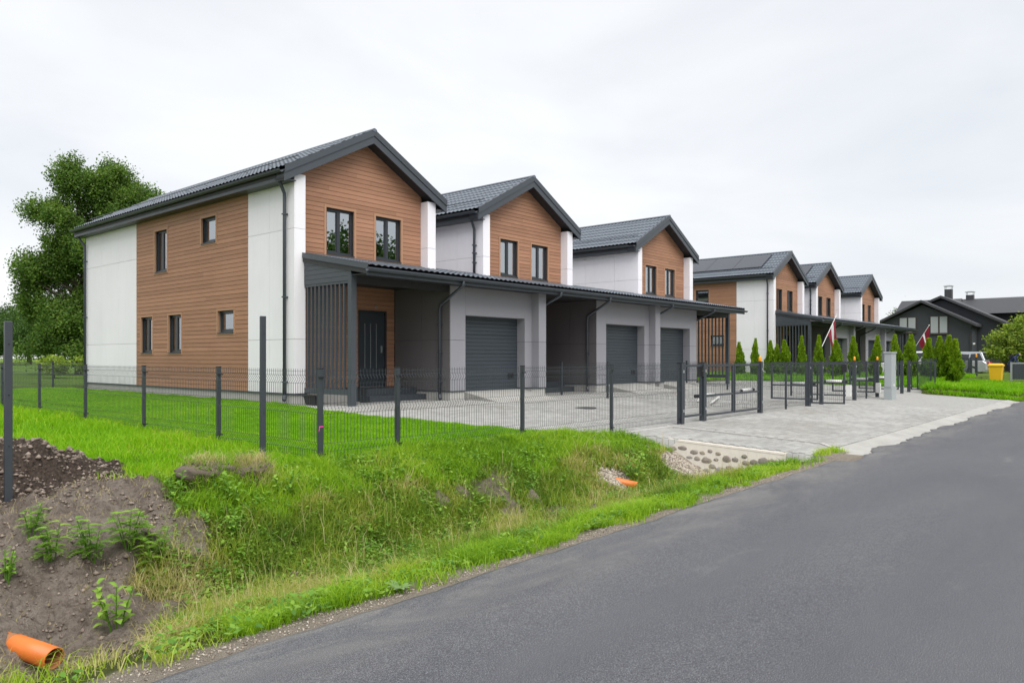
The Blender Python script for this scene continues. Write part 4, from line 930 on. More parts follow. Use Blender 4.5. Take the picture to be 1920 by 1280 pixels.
# ------------------------------------------------------------------ cars
def car(label, x, y, z, head, paint, L=4.5, Wd=1.8, H=1.56, suv=False):
    """built along local +x (front), then turned by head"""
    r_ = empty('parked_car', (x, y, z), label, 'car', 'cars parked before the far garages'); r_.rotation_euler = (0, 0, head)
    def bld(mb, name, mat, par=r_, **k):
        me = bpy.data.meshes.new(name); me.from_pydata(mb.v, [], mb.f); me.materials.append(mat); o = bpy.data.objects.new(name, me); COL.objects.link(o); o.parent = par
        if k.get('smooth'): me.polygons.foreach_set('use_smooth', [True]*len(me.polygons))
        if k.get('bevel'): m = o.modifiers.new('bevel', 'BEVEL'); m.width = k['bevel']; m.segments = 3; m.limit_method = 'ANGLE'
        return o
    low = [(-L/2, .42), (-L/2+.05, .26), (-L/2+.5, .22), (L/2-.5, .22), (L/2-.06, .28), (L/2, .5), (L/2-.05, .68), (L/2-.35, .82), (L/2-1.25, .95), (-L/2+.2, 1.0), (-L/2+.03, .85)]
    mb = MB(); n = len(low); vs = []
    for yy, s in ((-Wd/2, .965), (-Wd/2+.1, 1), (Wd/2-.1, 1), (Wd/2, .965)): vs += [(a*s, yy, .6+(b-.6)*(s if s == 1 else .93)) for a, b in low]
    fs = [(i*n+j, i*n+(j+1)%n, (i+1)*n+(j+1)%n, (i+1)*n+j) for i in range(3) for j in range(n)] + [tuple(range(n-1,-1,-1)), tuple(3*n+j for j in range(n))]
    body = bld(mb.add(vs, fs), 'body', paint, bevel=.03)
    bt = [(L/2-1.2, .94), (-L/2+.12, .98)]; tp = [(L/2-2.05, H-.03), (-L/2+(.35 if suv else .75), H-.02)]; mid_ = ((tp[0][0]+tp[1][0])/2, H)
    mb = MB(); wb, wt_ = Wd/2-.06, Wd/2-.26
    vs = [(bt[0][0], -wb, bt[0][1]), (bt[1][0], -wb, bt[1][1]), (tp[1][0], -wt_, tp[1][1]), (mid_[0], -wt_, mid_[1]), (tp[0][0], -wt_, tp[0][1])]
    vs += [(a, -b, c) for a, b, c in vs]
    mb.add(vs, [(0,4,3,2,1), (5,6,7,8,9), (0,5,9,4), (4,9,8,3), (3,8,7,2), (2,7,6,1), (1,6,5,0)]); cabn = bld(mb, 'cabin', paint, bevel=.04)
    def lerp(p, q, t): return tuple(a+(b-a)*t for a, b in zip(p, q))
    for s in (-1, 1):
        B0 = (bt[0][0]-.12, s*(wb+.004), .99); B1 = (bt[1][0]+.14, s*(wb+.004), 1.02); T1 = (tp[1][0]+.12, s*(wt_+.02), H-.11); T0 = (tp[0][0]-.02, s*(wt_+.02), H-.11)
        for u0, u1 in ((0, .42), (.45, .74), (.77, 1)):
            q = [lerp(B0, B1, u0), lerp(B0, B1, u1), lerp(T0, T1, u1), lerp(T0, T1, u0)]; q = [(a, b + s*.012, c) for a, b, c in q]; q2 = [(a, b - s*.03, c) for a, b, c in q]
            bld(MB().add(q+q2, [(0,1,2,3),(7,6,5,4),(0,4,5,1),(1,5,6,2),(2,6,7,3),(3,7,4,0)]), 'side_window', M['car_glass'], cabn)
        for wx in (-L/2+.85, L/2-.9):
            w = bld(MB().tube([(wx, s*(Wd/2-.2), .32), (wx, s*(Wd/2+.005), .32)], .32, 20), 'wheel', M['rubber']); bld(MB().tube([(wx, s*(Wd/2+.004), .32), (wx, s*(Wd/2+.015), .32)], .2, 16), 'rim', M['galv'], w)
        bld(MB().box(-L/2-.015, -L/2+.18, s*(Wd/2-.3)-.13, s*(Wd/2-.3)+.17*1, .72, .92), 'tail_light', M['red_lens']); bld(MB().box(L/2-.30, L/2-.02, s*(Wd/2-.32)-.17, s*(Wd/2-.32)+.17, .62, .74), 'headlight', M['clear_lens'])
        bld(MB().box(L/2-1.65, L/2-1.45, s*(Wd/2+.09)-.07, s*(Wd/2+.09)+.07, .98, 1.1), 'mirror', paint)
    for (p, q, nm) in ((bt[0], tp[0], 'windscreen'), (bt[1], tp[1], 'rear_window')):
        sg = 1 if nm == 'windscreen' else -1; a = [(p[0]+(q[0]-p[0])*t + sg*.012, sy*(wb+(wt_-wb)*t-.08), p[1]+(q[1]-p[1])*t) for t in (.12, .9) for sy in (-1, 1)]; b = [(u-sg*.03, v, w) for u, v, w in a]
        bld(MB().add(a+b, [(0,1,3,2),(4,6,7,5),(0,4,5,1),(1,5,7,3),(3,7,6,2),(2,6,4,0)]), nm, M['car_glass'], cabn)
car('white car parked behind the thujas before the far garages', 53.0, 11.6, .24, R(90), M['white_paint'], 4.6, 1.85, 1.58, True)
car('silver estate car with red tail lights parked behind the hedge end', 57.2, 10.6, .22, R(90), M['silver_paint'], 4.7, 1.85, 1.58, True)

# ------------------------------------------------------------------ dark house beyond, its wall and chimney stacks
dh = empty('dark_house', (80, 15.5, .3), 'charcoal rendered house with low gables, tall white-blind windows and two chimneys', 'house')
def gable_block(x0, x1, y0, yr, y1, zb, zeL, zr, zeR, name='wall'):
    MB().prismX([(y0, zb), (y1, zb), (y1, zeL), (yr, zr), (y0, zeR)], x0, x1).build(name, M['dark_house'], dh)
gable_block(76, 84, 12.3, 16.2, 19.4, .0, 4.75, 6.2, 4.35)
gable_block(78.5, 90, 10.6, 15.1, 19.0, .0, 5.4, 6.75, 4.6)
def slope(x0, x1, ya, za, yb, zb_, th=.22, name='roof'):
    MB().prismX([(ya, za), (ya, za-th), (yb, zb_-th), (yb, zb_)] if ya > yb else [(ya, za), (yb, zb_), (yb, zb_-th), (ya, za-th)][::-1], x0, x1).build(name, M['dark_tile'], dh)
slope(75.4, 84.5, 16.2, 6.62, 20.3, 4.55); slope(75.4, 84.5, 16.2, 6.62, 11.9, 4.35)
slope(77.9, 91, 15.1, 7.12, 20.0, 5.0); slope(77.9, 91, 15.1, 7.12, 10.0, 4.5)
MB().prismY([(83.3, 5.6), (92.7, 5.6), (88, 7.36)], -14, 16.2).build('wing_roof', M['dark_tile'], dh); MB().box(84.6, 92, -13.8, 15.5, .0, 5.6).build('wing_wall', M['dark_house'], dh)
MB().prismY([(82, 4.7), (92.5, 4.7), (87.4, 7.4)], 15, 20.6).build('wing_roof', M['dark_tile'], dh)
for y0, y1, za, zb_ in ((16.75, 18.05, 3.75, 5.05), (14.2, 15.5, 3.62, 5.08)):
    w = MB().box(75.93, 75.998, y0-.08, y1+.08, za-.08, zb_+.08).build('window', M['brown_trim'], dh)
    m_ = (y0+y1)/2
    for a, b in ((y0, m_-.07), (m_+.07, y1)): MB().box(75.9, 75.928, a, b, za, zb_).build('blind_pane', M['blind'], w)
    MB().box(75.86, 75.998, y0-.1, y1+.1, za-.13, za-.085).build('sill', M['brown_trim'], w)
MB().box(75.9, 76.0, 12.35, 12.45, .3, 4.1).build('downpipe', M['soffit'], dh); MB().box(75.80, 75.95, 12.05, 12.2, 2.55, 2.7).build('wall_lamp', M['white_plastic'], dh)
MB().box(75.97, 75.999, 10.9, 12.2, .5, 1.7).build('garage_window', M['car_glass'], dh) if False else None
for x, y, w, zb_, zt in ((82.5, 15.3, .62, 6.2, 8.0), (88.0, 14.4, .66, 6.2, 7.75)):
    c_ = MB().box(x-w/2, x+w/2, y-w/2, y+w/2, zb_, zt).build('chimney', M['dark_tile'], dh)
    mb = MB(); 
    for a in (-1, 1):
        for b in (-1, 1): mb.tube([(x+a*w*.45, y+b*w*.45, zt), (x+a*w*.45, y+b*w*.45, zt+.28)], .025, 5)
    mb.add([(x+a*w*.62*q, y+b*w*.62*q, zt+.28+h_) for q, h_ in ((1, 0), (1, .04), (.3, .14)) for a, b in ((-1,-1),(1,-1),(1,1),(-1,1))], [(3,2,1,0),(8,9,10,11)]+[(i*4+j, i*4+(j+1)%4, (i+1)*4+(j+1)%4, (i+1)*4+j) for i in range(2) for j in range(4)])
    mb.build('chimney_cowl', M['galv'], c_)
bw = empty('board_fence', (66, 3, 0), 'low dark brown board fence below the pale green tree', 'fence')
for k in range(34): MB().box(66.0, 66.03, 8.6-k*.33, 8.6-k*.33+.31, .1, 1.48 + .02*((k*7) % 3)).build('board', M['brown_trim'], bw)
for k in range(5): MB().box(66.035, 66.12, 8.3-k*2.4, 8.42-k*2.4, 0, 1.45).build('post', M['brown_trim'], bw)

# person bent forward behind the far gate
def person(loc, head):
    r_ = empty('person', loc, 'person in navy hooded jacket bending forward behind the far gate', 'person'); r_.rotation_euler = (0, 0, head)
    J_ = {'pelvis': (0,0,.92,.15), 'waist': (.10,0,1.08,.145), 'chest': (.27,0,1.27,.165), 'neck': (.40,0,1.40,.07), 'head': (.50,0,1.50,.105), 'crown': (.53,0,1.58,.085)}
    E_ = [('pelvis','waist'), ('waist','chest'), ('chest','neck'), ('neck','head'), ('head','crown')]
    for s, q in ((-1, 'r'), (1, 'l')):
        J_.update({q+'hip': (0,s*.10,.86,.10), q+'knee': (.06,s*.11,.47,.068), q+'ankle': (-.02,s*.11,.09,.048), q+'toe': (.15,s*.12,.045,.04),
                   q+'sh': (.30,s*.19,1.30,.075), q+'elb': (.40,s*.24,1.03,.05), q+'wr': (.60,s*.20,.94,.036), q+'hand': (.68,s*.18,.93,.034), q+'f1': (.75,s*.16,.91,.012), q+'f2': (.76,s*.18,.91,.012), q+'f3': (.75,s*.20,.91,.012), q+'f4': (.735,s*.215,.91,.011), q+'th': (.71,s*.14,.95,.013)})
        E_ += [('pelvis',q+'hip'), (q+'hip',q+'knee'), (q+'knee',q+'ankle'), (q+'ankle',q+'toe'), ('chest',q+'sh'), (q+'sh',q+'elb'), (q+'elb',q+'wr'), (q+'wr',q+'hand')] + [(q+'hand',q+f_) for f_ in ('f1','f2','f3','f4','th')]
    ks = list(J_); me = bpy.data.meshes.new('body'); me.from_pydata([J_[k][:3] for k in ks], [(ks.index(a), ks.index(b)) for a, b in E_], [])
    o = bpy.data.objects.new('body', me); COL.objects.link(o); o.parent = r_; o.modifiers.new('skin', 'SKIN'); 
    if not me.skin_vertices:
        bpy.context.view_layer.objects.active = o
    for k, sv in zip(ks, me.skin_vertices[0].data): sv.radius = (J_[k][3],)*2; sv.use_root = (k == 'pelvis')
    m = o.modifiers.new('sub', 'SUBSURF'); m.levels = 1; m.render_levels = 1; me.materials.append(M['navy_cloth'])
    def part(mb, nm, mat):
        me = bpy.data.meshes.new(nm); me.from_pydata(mb.v, [], mb.f); me.materials.append(mat); q = bpy.data.objects.new(nm, me); COL.objects.link(q); q.parent = r_
    part(blob((.57, 0, 1.51), .075, 3, (.8, .85, 1.05)), 'face', M['skin']); part(MB().add([(a, b, c) for a, b, c in ((.02,-.14,1.2),(.02,.14,1.2),(.24,.14,1.44),(.24,-.14,1.44),(-.09,-.12,1.33),(-.09,.12,1.33),(.12,.12,1.54),(.12,-.12,1.54))], [(0,3,2,1),(4,5,6,7),(0,1,5,4),(1,2,6,5),(2,3,7,6),(3,0,4,7)]), 'backpack', M['black_plastic'])
try: person((60.2, 7.55, .12), R(-95))
except Exception as ex: print('person', ex)

# ------------------------------------------------------------------ vegetation
C40, S40 = math.cos(R(40.748)), math.sin(R(40.748))
def visible(x, y, m=.06):
    fw = x*C40 + y*S40; r = (x*S40 - y*C40)/np.maximum(fw, .01); return (fw > .5) & (np.abs(r) < .684+m)
def cards(name, c, u, v, tint, mat, parent=None, bend=None, loc=(0,0,0)):
    """leaf cards: diamond quads at c with half axes u (length), v (width)"""
    n = len(c); V = np.stack([c-u, c+v, c+u, c-v], 1).reshape(-1, 3); F = np.arange(n*4).reshape(-1, 4)
    return raw_mesh(name, V, [F], mat, {'tint': ('FLOAT', np.repeat(tint, 4))}, parent=parent, loc=loc)
def blades(name, x, y, h, w, lean, tint, mat, z=None):
    n = len(x); z = zg(x, y) if z is None else z; a = RNG.uniform(0, 2*np.pi, n); b = RNG.uniform(0, 2*np.pi, n)
    p = np.stack([x, y, z-.01], -1); side = np.stack([np.cos(a), np.sin(a), np.zeros(n)], -1)*w[:,None]/2; ld = np.stack([np.cos(b), np.sin(b), np.zeros(n)], -1)
    up = np.array([0, 0, 1.])*h[:,None]; l = (lean*h)[:,None]*ld
    m = p + up*.55 + l*.28; t_ = p + up*np.sqrt(np.maximum(.05, 1-lean**2*.6))[:,None] + l
    V = np.stack([p-side, p+side, m+side*.8, m-side*.8, t_], 1).reshape(-1, 3); i = (np.arange(n)*5)[:,None]
    o = raw_mesh(name, V, [i+np.array([[0,1,2,3]]), i+np.array([[3,2,4]])], mat, {'tint': ('FLOAT', np.repeat(tint, 5))})
    return o
def scatter(n, x0, x1, y0, y1, d0, p=1.3):
    x = RNG.uniform(x0, x1, n); y = RNG.uniform(y0, y1, n); d = np.hypot(x, y)
    k = visible(x, y) & (RNG.uniform(0, 1, n) < np.minimum(1, (d0/d)**p)); return x[k], y[k]
def grass_ok(x, y):
    s, m = soil_mask(x, y)
    house = (x > 10.3) & (x < 32) & (y > 13.9); drv = (x > drive_left(y)-.03) & (x < drive_right(y)+.03) & (y > 4.15) & (y < 16.5)
    strip = (x > 13.35) & (x < 33.2) & (y < 4.3)
    g = ((x-11.75)/.62)**2 + ((y-5.95)/.62)**2 < 1; pg_ = ((x-9.6)/.33)**2 + ((y-6.2)/.24)**2 < 1
    tt = np.clip(((x-1.42)*.4 + (y-4.2)*1.4)/(.4**2+1.4**2), 0, 1); pipe_gap = np.hypot(x-1.42-.4*tt, y-4.2-1.4*tt) < .40
    s = np.where(pipe_gap, np.maximum(s, .93), s)
    return (RNG.uniform(0, 1, len(x)) > s*1.02) & ~house & ~drv & ~strip & ~((x > 12.0) & (y > 4.2) & (x < 33)) | ((x > 12.0) & (x < 13.4) & (y < 4.22) & (y > 3.9)) & ~g & ~pg_, g | pg_
def U(n, a, b): return RNG.uniform(a, b, n)
def mk(name, x, y, h0, h1, w0, w1, lean, base, amp, mat, label, clump=0):
    n = len(x); d = np.hypot(x, y); cl = vn(x, y, 3.5, 51); cl2 = fbm(x, y, 1.1, 52)
    h = U(n, h0, h1)*(.55 + .9*cl); w = U(n, w0, w1)*np.maximum(1, (d/7)**.85)
    t_ = np.clip(base + cl2*amp + RNG.normal(0, .17, n), 0, 1)
    o = blades(name, x, y, h, w, np.clip(RNG.normal(lean, .25, n), .05, 1.1), t_, mat); return tag(o, label, 'grass', kind='stuff')
# bank
x, y = scatter(420000, -.8, 12.05, 4.5, 7.7, 5.5, 1.1); ok, g = grass_ok(x, y); k = ok & ~g & (x < 12.0); x, y = x[k], y[k]
hb = sm((y-6.6)/.6)
k = RNG.uniform(0, 1, len(x)) < .28 + .8*vn(x, y, 2.3, 91); x, y = x[k], y[k]; up_ = y > 6.75 + fbm(x, y, 1.2, 92)*.9
mk('bank_grass', x[~up_], y[~up_], .06, .20, .004, .0075, .85, .40, 2.1, M['bank'], 'mixed olive and dry grass on the ditch bank')
sx_, sy_ = x[~up_][::55], y[~up_][::55]; mk('seed_stalks', sx_, sy_, .22, .42, .003, .005, .45, .8, .6, M['bank'], 'tall dry seed stalks standing out of the bank grass')
mk('bank_top_grass', x[up_], y[up_], .06, .19, .004, .008, .6, .42, 1.0, M['verge'], 'bright green grass along the top of the bank')
# verge along the asphalt
x, y = scatter(330000, .2, 13.5, 3.84, 5.1, 5.0, 1.1); e = 3.93 + fbm(x, y*0, 1.7, 93)*.5; k = (y > np.maximum(e, 3.83)) & (RNG.uniform(0, 1, len(x)) < (sm((y-e)/.17)*.93+.05)*(.08+.75*sm((vn(x, y, 3.6, 96)-.3)/.3))*(1-sm((y-4.6)/.5))); x, y = x[k], y[k]; ok, g = grass_ok(x, y); k = ok & ~g; x, y = x[k], y[k]
mk('verge_grass', x, y, .02, .16, .004, .008, .85, .56, 1.6, M['verge'], 'bright verge grass beside the asphalt edge')
# dry straw and rootlets lying on the bare soil
x = U(9000, -.6, 4.6); y = U(9000, 4.6, 8.3); s_, m_ = soil_mask(x, y); k = (s_ > .3) & (m_ < .5) & visible(x, y) & (RNG.uniform(0, 1, 9000) < .25+.75*sm((vn(x, y, 1.6, 95)-.35)/.3)); x, y = x[k], y[k]; n = len(x)
o = blades('dry_straw', x, y, U(n, .03, .11), U(n, .002, .004), U(n, .9, 1.25), np.clip(RNG.normal(.86, .12, n), 0, 1), M['bank']); tag(o, 'dry straw and rootlets scattered on the bare soil', 'straw', kind='stuff')
# lawn and meadow
x, y = scatter(900000, 5.3, 11.6, 7.6, 31, 9.5, 1.35); ok, g = grass_ok(x, y); k = ok; x, y = x[k], y[k]
mk('lawn_grass', x, y, .05, .085, .005, .008, .55, .47, .55, M['lawn'], 'short bright green lawn inside the fence')
x, y = scatter(650000, -9, 5.35, 7.6, 36, 9.5, 1.4); ok, g = grass_ok(x, y); k = ok; x, y = x[k], y[k]
mk('meadow_grass', x, y, .06, .17, .005, .009, .6, .62, .7, M['lawn'], 'longer pale green grass outside the side fence')
x, y = scatter(260000, 33, 50, 3.9, 20, 36, 1.2); k = ~((x < drive_right(y)+.03)) & ~((x > 45.5) & (y > 4)) & ~((x > 41) & (y > 13)); x, y = x[k], y[k]
mk('hedge_grass', x, y, .07, .26, .006, .010, .6, .5, .8, M['lawn'], 'grassy mound and strip around the thuja hedge')

# low broad-leaved ground cover on the bank
x, y = scatter(8000, .2, 12, 4.0, 7.7, 5, .8); ok, g = grass_ok(x, y); k = ok & ~g & ((y > 4.75) | (RNG.uniform(0, 1, len(x)) < .28)); x, y = x[k], y[k]; n = len(x); nl = 11
cx = np.repeat(x, nl) + RNG.normal(0, .05, n*nl); cy = np.repeat(y, nl) + RNG.normal(0, .05, n*nl); hh = np.repeat(U(n, .02, .12), nl)*U(n*nl, .4, 1)
c = np.stack([cx, cy, zg(cx, cy)+hh+.02], -1); a = U(n*nl, 0, 6.28); L = U(n*nl, .012, .032); el = U(n*nl, -.3, .7)
u = np.stack([np.cos(a)*np.cos(el), np.sin(a)*np.cos(el), np.sin(el)], -1)*L[:,None]; v = np.stack([-np.sin(a), np.cos(a), U(n*nl, -.3, .3)], -1)*(L*.55)[:,None]
o = cards('ground_cover', c, u, v, np.clip(np.repeat(U(n, .1, .9), nl)+RNG.normal(0, .1, n*nl), 0, 1), M['weed']); tag(o, 'low broad-leaved weeds mixed into the bank grass', 'weeds', kind='stuff')

# pebbles and clods
def lumps(name, x, y, r, mat, label, cat, sink=.3, seed=0):
    n = len(x); O = np.array([(1,0,0),(0,1,0),(-1,0,0),(0,-1,0),(0,0,1),(0,0,-1)], float); F = np.array([(0,1,4),(1,2,4),(2,3,4),(3,0,4),(1,0,5),(2,1,5),(3,2,5),(0,3,5)])
    a = U(n, 0, 6.28)[:,None]; sc = RNG.uniform(.6, 1.3, (n, 6, 1))*r[:,None,None]; P = O[None]*sc*np.array([1, 1, .7]); X_ = P[...,0]*np.cos(a)-P[...,1]*np.sin(a); Y_ = P[...,0]*np.sin(a)+P[...,1]*np.cos(a)
    V = np.stack([X_+x[:,None], Y_+y[:,None], P[...,2]+(zg(x, y)+r*(.5-sink))[:,None]], -1).reshape(-1, 3)
    return tag(raw_mesh(name, V, [(F[None]+(np.arange(n)*6)[:,None,None]).reshape(-1, 3)], mat, {'tint': ('FLOAT', np.repeat(U(n, 0, 1), 6))}), label, cat, kind='stuff')
x = U(5200, 1.2, 13.2); y = 3.88 + np.abs(RNG.normal(0, .13, 5200)); k = visible(x, y); x, y = x[k], y[k]
lumps('shoulder_gravel', x, y, U(len(x), .003, .010)*U(len(x), .6, 1.3), M['pebble'], 'loose pale gravel along the asphalt edge', 'gravel')
x = np.concatenate([RNG.normal(11.75, .3, 3000), RNG.normal(9.6, .16, 900), 11.99-np.abs(RNG.normal(0, .16, 1800))]); y = np.concatenate([RNG.normal(6.0, .36, 3000), RNG.normal(6.2, .13, 900), U(1800, 4.9, 6.7)]); k = (x < 12.0); x, y = x[k], y[k]
lumps('culvert_pebbles', x, y, U(len(x), .01, .032), M['pebble'], 'pale pebbles heaped beside the headwall and pipe end', 'gravel')
x = U(15000, -.6, 4.2); y = U(15000, 4.8, 9.8); s_, m_ = soil_mask(x, y); k = (RNG.uniform(0, 1, 15000) < np.maximum(s_*.95*sm((vn(x, y, 1.9, 28)-.3)/.3), m_*.95)) & visible(x, y); x, y = x[k], y[k]
t = NT('clod_soil'); f = t.noise(30, 4, .7, t.pos()); at_ = t.n('ShaderNodeAttribute', attribute_name='tint').outputs['Fac']
t.set(base_color=t.mix(f, t.ramp(at_, [(0, (.05, .038, .03)), (.5, (.14, .108, .086)), (1, (.36, .30, .25))]), (.20, .16, .13)), roughness=.95); M['clod'] = t.m
lumps('soil_clods', x, y, np.minimum(.055, .006+np.abs(RNG.normal(0, .012, len(x))))*np.where(soil_mask(x, y)[1] > .5, 1.15, .8), M['clod'], 'crumbled clods of dark soil on the dug heap', 'soil')
# dry root clods by the second lone post
rc = empty('root_clod', (4.2, 7.35, z1(4.2, 7.35)), 'dry straw-coloured root clod on the bank beside a tall post', 'clod')
blob((4.22, 7.33, z1(4.22, 7.33)+.02), .2, 11, (1.3, .9, .5), 3).build('soil_lump', M['clod'], rc, smooth=True); blob((3.72, 7.3, z1(3.72, 7.3)+.01), .2, 15, (1.4, .9, .5), 3).build('soil_lump', M['clod'], rc, smooth=True)
n = 1500; a = U(n, 0, 6.28); q = U(n, 0, 1)**.5; x = np.where(np.arange(n) % 3 == 0, 3.75, 4.25) + .27*q*np.cos(a); y = 7.3 + .2*q*np.sin(a)
o = blades('dry_roots', x, y, U(n, .05, .2), U(n, .003, .005), U(n, .7, 1.1), np.clip(RNG.normal(.93, .06, n), 0, 1), M['bank'], z=zg(x, y)+.10*(1-q**2)); o.parent = rc; o.location = -rc.location; o['kind'] = 'stuff'

# single weeds that stand out
def leaf_strip(mb, p, d, up, L, w, curl, n=5):
    s = d.cross(up).normalized(); vs = []
    for i in range(n+1):
        t_ = i/n; q = p + d*(L*t_) + up*(math.sin(t_*math.pi*.6)*L*.35 - curl*L*t_*t_); ww = w*math.sin(math.pi*min(1, .12+t_*.86))**.8
        vs += [tuple(q - s*ww), tuple(q + s*ww - up*0), ]
    mb.add(vs, [(2*i, 2*i+1, 2*i+3, 2*i+2) for i in range(n)])
def settint(o, val, var=.12):
    a = o.data.attributes.new('tint', 'FLOAT', 'POINT'); a.data.foreach_set('value', np.clip(val + RNG.normal(0, var, len(o.data.vertices)), 0, 1).astype(np.float32))
def weed(label, x, y, kind, size, group=None):
    z = z1(x, y); r_ = empty('weed', (x, y, z), label, 'weed', group)
    if kind == 'rosette':
        k = 9
        for i in range(k):
            a = 6.28*i/k + random.uniform(-.2, .2); mb = MB(); leaf_strip(mb, Vector((x, y, z+.02)), Vector((math.cos(a), math.sin(a), .15)).normalized(), Vector((0,0,1)), size*random.uniform(.6, 1.15), size*.17, .15, 7); o = mb.build('leaf', M['rosette'], r_); settint(o, random.uniform(.3, .8))
    else:
        st_ = 5 if kind == 'fern' else 4
        for i in range(st_):
            a = random.uniform(0, 6.28); top = Vector((x + math.cos(a)*size*.35, y + math.sin(a)*size*.35, z + size*random.uniform(.7, 1.1))); b0 = Vector((x + math.cos(a)*.02, y + math.sin(a)*.02, z-.03))
            o = MB().tube([b0, (b0+top)/2 + Vector((0,0,.03)), top], [.006, .005, .003], 5).build('stem', M['weed'], r_); settint(o, .4)
            mb = MB()
            for j in range(8):
                t_ = .3 + .7*j/7; p = b0 + (top-b0)*t_; az = a + j*2.4 + random.uniform(-.3, .3); d = Vector((math.cos(az), math.sin(az), .35)).normalized(); L = size*.42*(1.15-.4*t_)
                if kind == 'fern':
                    for m_ in range(7):
                        q = p + d*(L*(m_+1)/7) - Vector((0,0,1))*L*.4*((m_+1)/7)**2
                        for s in (-1, 1):
                            dd = (d*.45 + d.cross(Vector((0,0,1)))*s).normalized(); leaf_strip(mb, q, dd, Vector((0,0,1)), L*.34*(1.1-m_/8), L*.075, .2, 2)
                else: leaf_strip(mb, p, d, Vector((0,0,1)), L*.8, L*.2, .5, 4)
            o = mb.build('foliage', M['weed'], r_); settint(o, random.uniform(.5, .9))
WG = 'feathery weeds on the dug slope'
for (px, py, s_) in ((2.08, 6.5, .28), (2.35, 6.45, .32), (2.62, 6.45, .36), (2.0, 6.75, .22), (2.78, 6.3, .3)): weed('feathery green weed growing on the bare dug slope', px, py, 'fern', s_, WG)
weed('pale grey-green leaf rosette at the asphalt edge', 3.42, 3.97, 'rosette', .115)
weed('leafy weed low on the bare soil above the orange pipe', 2.25, 5.75, 'broad', .34)
weed('broad-leaved weed among the verge grass near the orange pipe', 2.6, 5.0, 'rosette', .17)
weed('tall light green weed beside the small pipe end', 9.95, 6.1, 'broad', .42)
weed('small leafy weed beside the dug hollow at the ditch', 1.75, 6.45, 'broad', .2)
for (px, py, s_) in ((3.3, 7.05, .28), (3.8, 6.9, .3), (4.4, 6.95, .28), (3.6, 6.5, .25)): weed('bushy green weed at the foot of the dry root clod', px, py, 'broad', s_, 'weeds below the root clod')

# ---- trees
def tree(name, label, base, lobes, nclu, per, leafs, mat, trunk, th, group=None, droop=0., sig=.35, cat='tree', lat=(S40, -C40)):
    """lobes: (lateral, depth, height, r_lat, r_depth, r_z) about the base"""
    bx_, by_, bz_ = base; r_ = empty(name, base, label, cat, group)
    wts = np.array([l[3]*l[4]*l[5] for l in lobes])**.8; pick = RNG.choice(len(lobes), nclu, p=wts/wts.sum()); Lb = np.array(lobes)[pick]
    d = RNG.normal(0, 1, (nclu, 3)); d /= np.linalg.norm(d, axis=1)[:,None]; rr = RNG.uniform(.15, 1, nclu)**.45
    q = Lb[:, :3] + d*rr[:,None]*Lb[:, 3:6]
    cc = np.stack([bx_ + q[:,0]*lat[0] - q[:,1]*lat[1], by_ + q[:,0]*lat[1] + q[:,1]*lat[0], bz_ + q[:,2]], -1)
    n = nclu*per; c = np.repeat(cc, per, 0) + RNG.normal(0, 1, (n, 3))*np.array([sig, sig, sig*(.7+droop)]); 
    if droop: c[:,2] -= np.abs(RNG.normal(0, droop*.8, n))*np.repeat(U(nclu, .2, 1), per)
    c[:,2] = np.maximum(c[:,2], bz_+.25)
    u = RNG.normal(0, 1, (n, 3)); u[:,2] *= .6; u /= np.linalg.norm(u, axis=1)[:,None]; v = np.cross(u, RNG.normal(0, 1, (n, 3))); v /= np.linalg.norm(v, axis=1)[:,None]; L = U(n, .6, 1.3)*leafs
    t_ = np.clip(np.repeat(U(nclu, .15, .85), per) + RNG.normal(0, .15, n), 0, 1)
    o = cards('crown', c, u*L[:,None], v*(L*.6)[:,None], t_, mat, loc=base); o.parent = r_; o.location = (0, 0, 0)
    hh = max(l[2]+l[5]*.4 for l in lobes); mb = MB(); mb.tube([(bx_, by_, bz_-.2), (bx_+.03*hh, by_, bz_+hh*.35), (bx_, by_+.02*hh, bz_+hh*.7), (bx_, by_, bz_+hh)], [th, th*.8, th*.45, th*.08], 8); mb.build('trunk', trunk, r_, smooth=True)
    for l in lobes:
        tx = bx_ + l[0]*lat[0] - l[1]*lat[1]; ty = by_ + l[0]*lat[1] + l[1]*lat[0]; tz = bz_ + l[2]; s0 = max(.3, tz-bz_-abs(l[0])*.6-l[5]*.7)
        MB().tube([(bx_, by_, bz_+s0), ((bx_+tx)/2, (by_+ty)/2, (bz_+s0+tz)/2+.1), (tx, ty, tz)], [th*.26, th*.15, th*.04], 6).build('limb', trunk, r_, smooth=True)
    return r_
big = [(.5,0,13.0,1.9,2.0,2.1),(-1.6,0,13.4,.9,1.2,1.1),(2.6,.5,11.5,2.0,2,1.7),(-1.5,-.5,10.9,2.0,2,1.9),(1.2,0,10.0,2.9,2.6,2.1),(-2.7,0,7.9,2.0,2.2,2.0),(.8,0,7.2,3.1,2.8,2.5),(-3.1,.3,5.1,1.6,1.8,1.7),(.3,0,4.3,3.1,2.8,2.1),(-.6,-.4,2.2,3.0,2.4,1.4),(3.4,.5,8.6,2.0,2.2,2.3),(3.8,.5,5,2.3,2.2,2.8),(3.2,.2,11.2,1.9,1.6,1.5),(1.6,0,12.4,1.7,1.6,1.5),(-3.6,0,6.6,1.3,1.4,1.6)]
random.seed(21); RNG = np.random.default_rng(21)
sub = []
for l in big:
    for k in range(9):
        d_ = Vector(RNG.normal(0, 1, 3)).normalized(); q_ = random.uniform(.55, .95); f_ = random.uniform(.26, .46)
        sub.append(((l[0]+d_.x*l[3]*q_)*.92+.35, l[1]+d_.y*l[4]*q_, max(1.2, l[2]+d_.z*l[5]*q_), l[3]*f_*1.25, l[4]*f_*1.1, l[5]*f_*.75))
